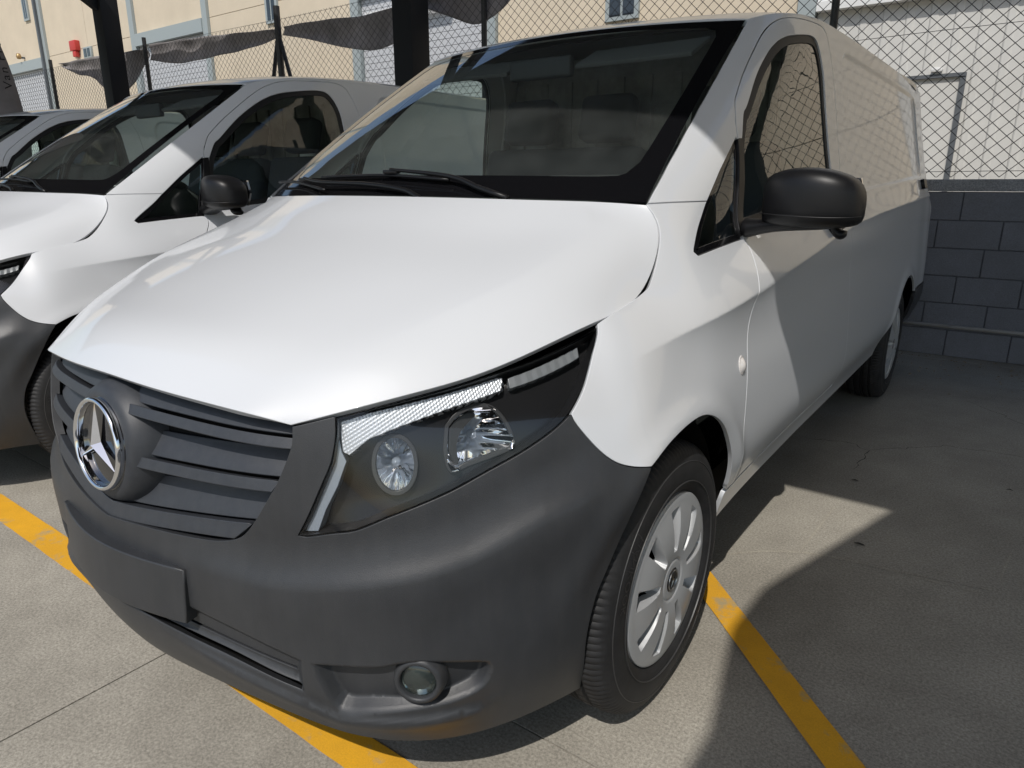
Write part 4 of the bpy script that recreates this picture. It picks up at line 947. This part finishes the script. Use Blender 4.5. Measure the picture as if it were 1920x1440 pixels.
ZT, ZB, CX, CZ = 3.30, 1.30, .098, .092
mb = MB(); H = ZT-ZB; dx = H/CZ*CX/1.0*.5*2/2
nrow = int(H/CZ)
sl_ = CX/CZ
for k, sg in ((0, 1), (1, -1)):
    x = -17.5-H*sl_
    while x < 6.6+H*sl_:
        xa, xb = x, x+sg*H*sl_
        z0, z1 = ZB, ZT
        pts = []
        for t in np.linspace(0, 1, 7):
            xx = xa+(xb-xa)*t
            if -17.4 < xx < 6.5: pts.append((xx+rng.normal(0, .0015), 5.672+.002*sg, z0+(z1-z0)*t))
        if len(pts) > 1: mb.tube(pts, .0025, 4, cap=False)
        x += CX*2/2
fpart(mb, 'wire_mesh', M['wire'], kind='stuff')
for z in (2.295, 3.30, 1.33):
    mb = MB(); pts = [(x, 5.682, z+.012*math.sin(x*1.3)) for x in np.arange(-17.3, 6.5, .5)]; mb.tube(pts, .0022, 5); fpart(mb, 'tension_wire', M['wire'])

# shade cloth sagging from the fence
def net(top, bot, label):
    T = np.array(cr(top, .12)); B = np.array(cr(bot, .12)); n = 60; m_ = 14
    ti = np.linspace(0, 1, n); ta = np.linspace(0, 1, len(T)); tb = np.linspace(0, 1, len(B))
    V = []
    for i, t in enumerate(ti):
        a = np.array([np.interp(t, ta, T[:, k]) for k in (0, 1)]); b = np.array([np.interp(t, tb, B[:, k]) for k in (0, 1)])
        for j in range(m_):
            q = j/(m_-1); p = a+(b-a)*q
            V.append((p[0], 5.735+.05*math.sin(q*3.1)*(1+.4*math.sin(p[0]*4))+.012*math.sin(p[0]*9+q*4), p[1]))
    F = [(i*m_+j, i*m_+j+1, (i+1)*m_+j+1, (i+1)*m_+j) for i in range(n-1) for j in range(m_-1)]
    o = mesh_obj('shade_net', V, F, M['net']); md = o.modifiers.new('s', 'SOLIDIFY'); md.thickness = .006
    tag(o, label, 'shade net', 'shade nets sagging from the fence'); return o
net([(-13.40,3.37),(-12,3.36),(-10.3,3.31)], [(-13.36,3.345),(-12.75,3.14),(-12.25,3.06),(-11.7,2.80),(-11.2,2.72),(-10.8,2.85),(-10.25,3.15)], 'dark net hanging in a ragged flap, leftmost on the fence')
net([(-10.2,3.36),(-8.6,3.30),(-6.9,3.20)], [(-10.2,3.14),(-9.4,3.02),(-8.5,3.02),(-7.6,3.04),(-6.9,3.10)], 'dark net in a long shallow sag left of the braced fence post')
net([(-6.8,3.22),(-6.0,3.20),(-5.2,3.16),(-4.4,3.22)], [(-6.8,3.12),(-6.3,3.02),(-5.7,2.87),(-5.15,2.775),(-4.75,2.81),(-4.4,2.92)], 'dark net in a deep belly between the braced post and the carport column')
net([(-4.35,3.30),(-3.4,3.32),(-2.9,3.32)], [(-4.35,3.14),(-3.95,2.99),(-3.62,2.87),(-3.42,2.88),(-3.2,2.98),(-2.9,3.25)], 'dark net in a short pointed sag right of the carport column')

# ------------------------------------------------------------------ industrial building
BY = 9.5
bld = tag(empty('industrial_building', (0, BY, 0)), 'long cream industrial building with grey roller doors behind the fence', 'building')
def bpart(mb, name, m, parent=None, **k):
    o = mb.build(name, m, None, **k); o.parent = parent or bld
    if parent is None: o.matrix_parent_inverse = Matrix.Translation((0, -BY, 0))
    return o
def bx(name, m, x0, x1, z0, z1, d0, d1, parent=None, bevel=0):
    mb = MB(); mb.box((x0, BY-d0, z0), (x1, BY+d1, z1)); return bpart(mb, name, m, parent, bevel=bevel)
mb = MB(); mb.box((-60, BY+.06, 0), (30, BY+14, 8.4)); bpart(mb, 'wall_core', M['dtrim'])
def cream(x0, x1):
    n_ = max(1, int(round((x1-x0)/2.6))); w_ = (x1-x0)/n_
    for i in range(n_):
        z = 0
        for h in (2.45, 2.45, 3.5):
            bx('wall_panel', M['cream'], x0+i*w_+.006, x0+(i+1)*w_-.006, z+.006, z+h-.006, 0, .055); z += h
def roller(x0, x1, ztop=4.62):
    # frame and lintel, ribbed shutter, wall above
    bx('lintel', M['trim'], x0, x1, ztop, ztop+.28, .10, .05)
    bx('door_frame', M['trim'], x0-.22, x0, 0, 8.4, .07, .05); bx('door_frame', M['trim'], x1, x1+.20, 0, 8.4, .07, .05)
    bx('wall_panel', M['cream'], x0+.006, x1-.006, ztop+.29, 8.4, -.001, .055)
    z = .02; first = None
    while z < ztop-.05:
        z1 = min(z+.115, ztop-.02)
        if first is None: first = bx('shutter_slat', M['clad'], x0+.01, x1-.01, z, z1-.008, -.02, .05); me = first.data
        else:
            o = first.copy(); link(o); o.location = (0, 0, z-.02)
        z += .115
cream(-60, -28.9); roller(-28.7, -23.1); cream(-22.9, -17.9); roller(-17.69, -14.6); cream(-14.4, -9.62); roller(-9.40, -6.35); cream(-6.15, -1.36)
bx('downpipe', M['dtrim'], -23.16, -23.06, 0, 8.4, .14, -.08)
# narrow windows in grey frames
for x0, x1, z0, z1 in ((-12.26, -11.86, 4.50, 5.6), (-4.12, -3.58, 3.56, 4.9), (-24.1, -23.75, 5.98, 6.9)):
    f = bx('window', M['trim'], x0, x1, z0, z1, .05, .0)
    for k in range(2):
        a = x0+.07+(x1-x0-.10)*.5*k; bx('pane', M['pane'], a, a+(x1-x0-.18)*.5, z0+.06, z1-.06, .056, -.04, f)
# roller shutter box over the third bay
bx('shutter_box', M['white'], -9.12, -7.1, 4.14, 4.30, .16, -.10)
# corner trim and pale metal cladding on the right
bx('corner_trim', M['trim'], -1.34, -1.12, 0, 8.4, .10, .05)
x = -1.11; i = 0; rib = None
while x < 1.2:
    mb = MB(); mb.prism([(x, BY+.05), (x, BY-.02), (x+.015, BY-.029), (x+.075, BY-.029), (x+.09, BY-.02), (x+.248, BY-.02), (x+.248, BY+.05)], 0, 8.4, 'xy')
    bpart(mb, 'cladding_panel', M['clad2']); x += .25
cream(1.40, 30)
bx('ledge', M['white'], -1.10, 1.2, 3.30, 3.40, .16, -.036); bx('signboard', M['white'], -1.10, 1.2, 3.41, 5.2, .12, -.036)
dr_ = bx('door', M['clad2'], -.40, .545, 0, 2.44, .05, -.036)
bx('door_frame', M['dtrim'], -.46, .60, 2.44, 2.48, .09, -.036); bx('door_frame', M['dtrim'], .547, .60, 0, 2.439, .08, -.036); bx('door_frame', M['dtrim'], -.46, -.403, 0, 2.439, .08, -.036)
bx('door_lamp', M['white'], .24, .36, 2.50, 2.55, .13, -.036, bevel=.02)
# alarm boxes
rb_ = tag(empty('alarm_box', (-21.05, BY, 4.9)), 'small red alarm box on the cream wall of the building', 'alarm box')
mb = MB(); mb.box((-21.22, BY-.14, 4.86), (-20.86, BY, 5.12)); o = mb.build('housing', M['red'], None, bevel=.02); o.parent = rb_; o.matrix_parent_inverse = rb_.matrix_world.inverted() if False else Matrix.Translation((21.05, -BY, -4.9))
mb = MB(); mb.box((-21.14, BY-.12, 4.70), (-20.94, BY, 4.858)); o = mb.build('strobe', M['red'], None, bevel=.03); o.parent = rb_; o.matrix_parent_inverse = Matrix.Translation((21.05, -BY, -4.9))
vb = tag(empty('vent_grille', (-20.4, BY, 4.7)), 'small grey vent on the cream wall beside the red alarm box', 'vent')
mb = MB(); mb.box((-20.62, BY-.06, 4.62), (-20.16, BY, 4.90)); o = mb.build('frame', M['trim'], None, bevel=.01); o.parent = vb; o.matrix_parent_inverse = Matrix.Translation((20.4, -BY, -4.7))
for k in range(2):
    mb = MB(); mb.box((-20.56+k*.2, BY-.07, 4.66), (-20.42+k*.2, BY-.055, 4.86)); o = mb.build('louvre', M['pane'], None); o.parent = vb; o.matrix_parent_inverse = Matrix.Translation((20.4, -BY, -4.7))
lp = tag(empty('wall_lamp', (-24.7, BY, 5.0)), 'small brass coloured lamp above the leftmost roller door', 'lamp')
mb = MB(); mb.lathe([(.0005, .10), (.05, .09), (.075, 0), (.05, -.06), (.0005, -.07)], (-24.65, BY-.16, 5.04), (0, 0, 1), 16); o = mb.build('lamp_head', mat('brass', (.45, .30, .14), .4, metal=.6), None, smooth=True); o.parent = lp; o.matrix_parent_inverse = Matrix.Translation((24.7, -BY, -5.0))
mb = MB(); mb.box((-24.68, BY-.12, 5.0), (-24.62, BY, 5.05)); o = mb.build('bracket', M['dtrim'], None); o.parent = lp; o.matrix_parent_inverse = Matrix.Translation((24.7, -BY, -5.0))

# ------------------------------------------------------------------ carport
cp = tag(empty('carport', (-4.1, 5.3, 0)), 'black steel carport with square columns and a flat roof over the vans', 'carport')
def cpart(mb, name, m, **k):
    o = mb.build(name, m, None, **k); o.parent = cp; o.matrix_parent_inverse = Matrix.Translation((4.1, -5.3, 0)); return o
RZ = 4.7; RF = 2.39-RZ*SUN_DY
for x in (-16.95, -10.50, -4.09, 2.34, 8.8):
    mb = MB(); mb.box((x-.135, 5.165, 0), (x+.135, 5.435, RZ)); cpart(mb, 'column', M['steel'], bevel=.012)
    mb = MB(); mb.bar((x, 5.2, 3.84), (x, 4.1, RZ-.16), .12, .14); cpart(mb, 'strut', M['steel'])
    mb = MB(); mb.box((x-.10, RF+.45, RZ-.22), (x+.10, 5.5, RZ-.002)); cpart(mb, 'beam', M['steel'])
XL = 1.01+RZ*SUN_DX      # left edge of an unseen roof step, added to cast the ground shadow
mb = MB(); mb.prism([(-19, RF), (XL+.26, RF), (XL+.005, RF-.93), (XL-.004, RF-1.20), (XL+.09, RF-1.62), (XL+.15, -7), (12, -7), (12, 4.6), (-19, 4.6)], RZ, RZ+.10, 'xy'); cpart(mb, 'roof_sheet', M['steel'])

# ------------------------------------------------------------------ feather flag at the far left
fl = tag(empty('feather_flag', (-8, 2.86, 0)), 'grey feather flag with dark lettering at the left edge', 'flag')
V = []; F = []; n = 40
for i in range(n+1):
    z = .7+i/n*2.9; t = max(0, (z-.7)/2.9)
    wd = .62*(1-t**4.5)*(.78+.22*min(1, t*3)); x0 = -8.0
    for j in range(9):
        q = j/8; V.append((x0+.02*math.sin(q*5+z*2), 3.02-.62+(.62+.0)*0+ (0)+ (q-1)*0+ (wd*q), z))
F = [(i*9+j, (i+1)*9+j, (i+1)*9+j+1, i*9+j+1) for i in range(n) for j in range(8)]
o = mesh_obj('cloth', V, F, M['flag'], None); o.parent = fl; o.matrix_parent_inverse = Matrix.Translation((8, -2.86, 0))
md = o.modifiers.new('s', 'SOLIDIFY'); md.thickness = .004
mb = MB(); mb.tube([(-8, 2.385, 0), (-8, 2.385, 3.2), (-8, 2.46, 3.55)], .014, 10); o = mb.build('pole', M['post'], None, smooth=True); o.parent = fl; o.matrix_parent_inverse = Matrix.Translation((8, -2.86, 0))
mb = MB(); mb.box((-8.25, 2.3, .0), (-7.75, 2.5, .05)); o = mb.build('base', M['post'], None); o.parent = fl; o.matrix_parent_inverse = Matrix.Translation((8, -2.86, 0))
t_ = -.30
for ch, adv in zip('Van Prov', (.088, .076, .076, .045, .084, .054, .078, .07)):
    t_ += adv/2
    if ch != ' ':
        mb = MB(); text_mesh(mb, ch, .135, lambda x, y, t_=t_: (-7.955, 2.925-y*.85-.09*(x+t_+.3), 2.56+x+t_))
        o = mb.build('letter', M['ink'], None); o.parent = fl; o.matrix_parent_inverse = Matrix.Translation((8, -2.86, 0))
    t_ += adv/2

# ------------------------------------------------------------------ vans
van = build_van()
GRP = 'white vans parked side by side'
tag(van, 'white van nearest the camera with grey bumper and star emblem', 'van', GRP)
def copy_tree(o, parent=None):
    c = o.copy(); col.objects.link(c); c.parent = parent
    for ch in o.children: copy_tree(ch, c)
    return c
for k, (dx_, dy_, lb) in enumerate(((-2.589, -.07, 'second white van from the right, its side door facing the nearest van'), (-5.36, .02, 'leftmost white van, only roof and front door edge showing'))):
    v2 = copy_tree(van); v2.location = (dx_, dy_, 0); tag(v2, lb, 'van', GRP)
def paper(pts, z, name, label, rz):
    V = []; F = []
    a = np.array(pts); 
    for i in range(5):
        for j in range(4):
            u, v = i/4, j/3; V.append((a[0]+(u-.5)*a[2], a[1]+(v-.5)*a[3], z+.012*math.sin(u*4+v)+.018*abs(u-.5)))
    F = [(i*4+j, (i+1)*4+j, (i+1)*4+j+1, i*4+j+1) for i in range(4) for j in range(3)]
    o = mesh_obj(name, V, F, M['paper']); md = o.modifiers.new('s', 'SOLIDIFY'); md.thickness = .0008
    tag(o, label, 'paper', 'papers lying on the dashboards'); return o
paper((.48, 1.30, .13, .08), 1.246, 'paper_sheet', 'small white paper on the dashboard of the nearest van', 0)
paper((-2.40, 1.24, .42, .14), 1.238, 'paper_sheet', 'large white paper on the dashboard of the second van', 0)
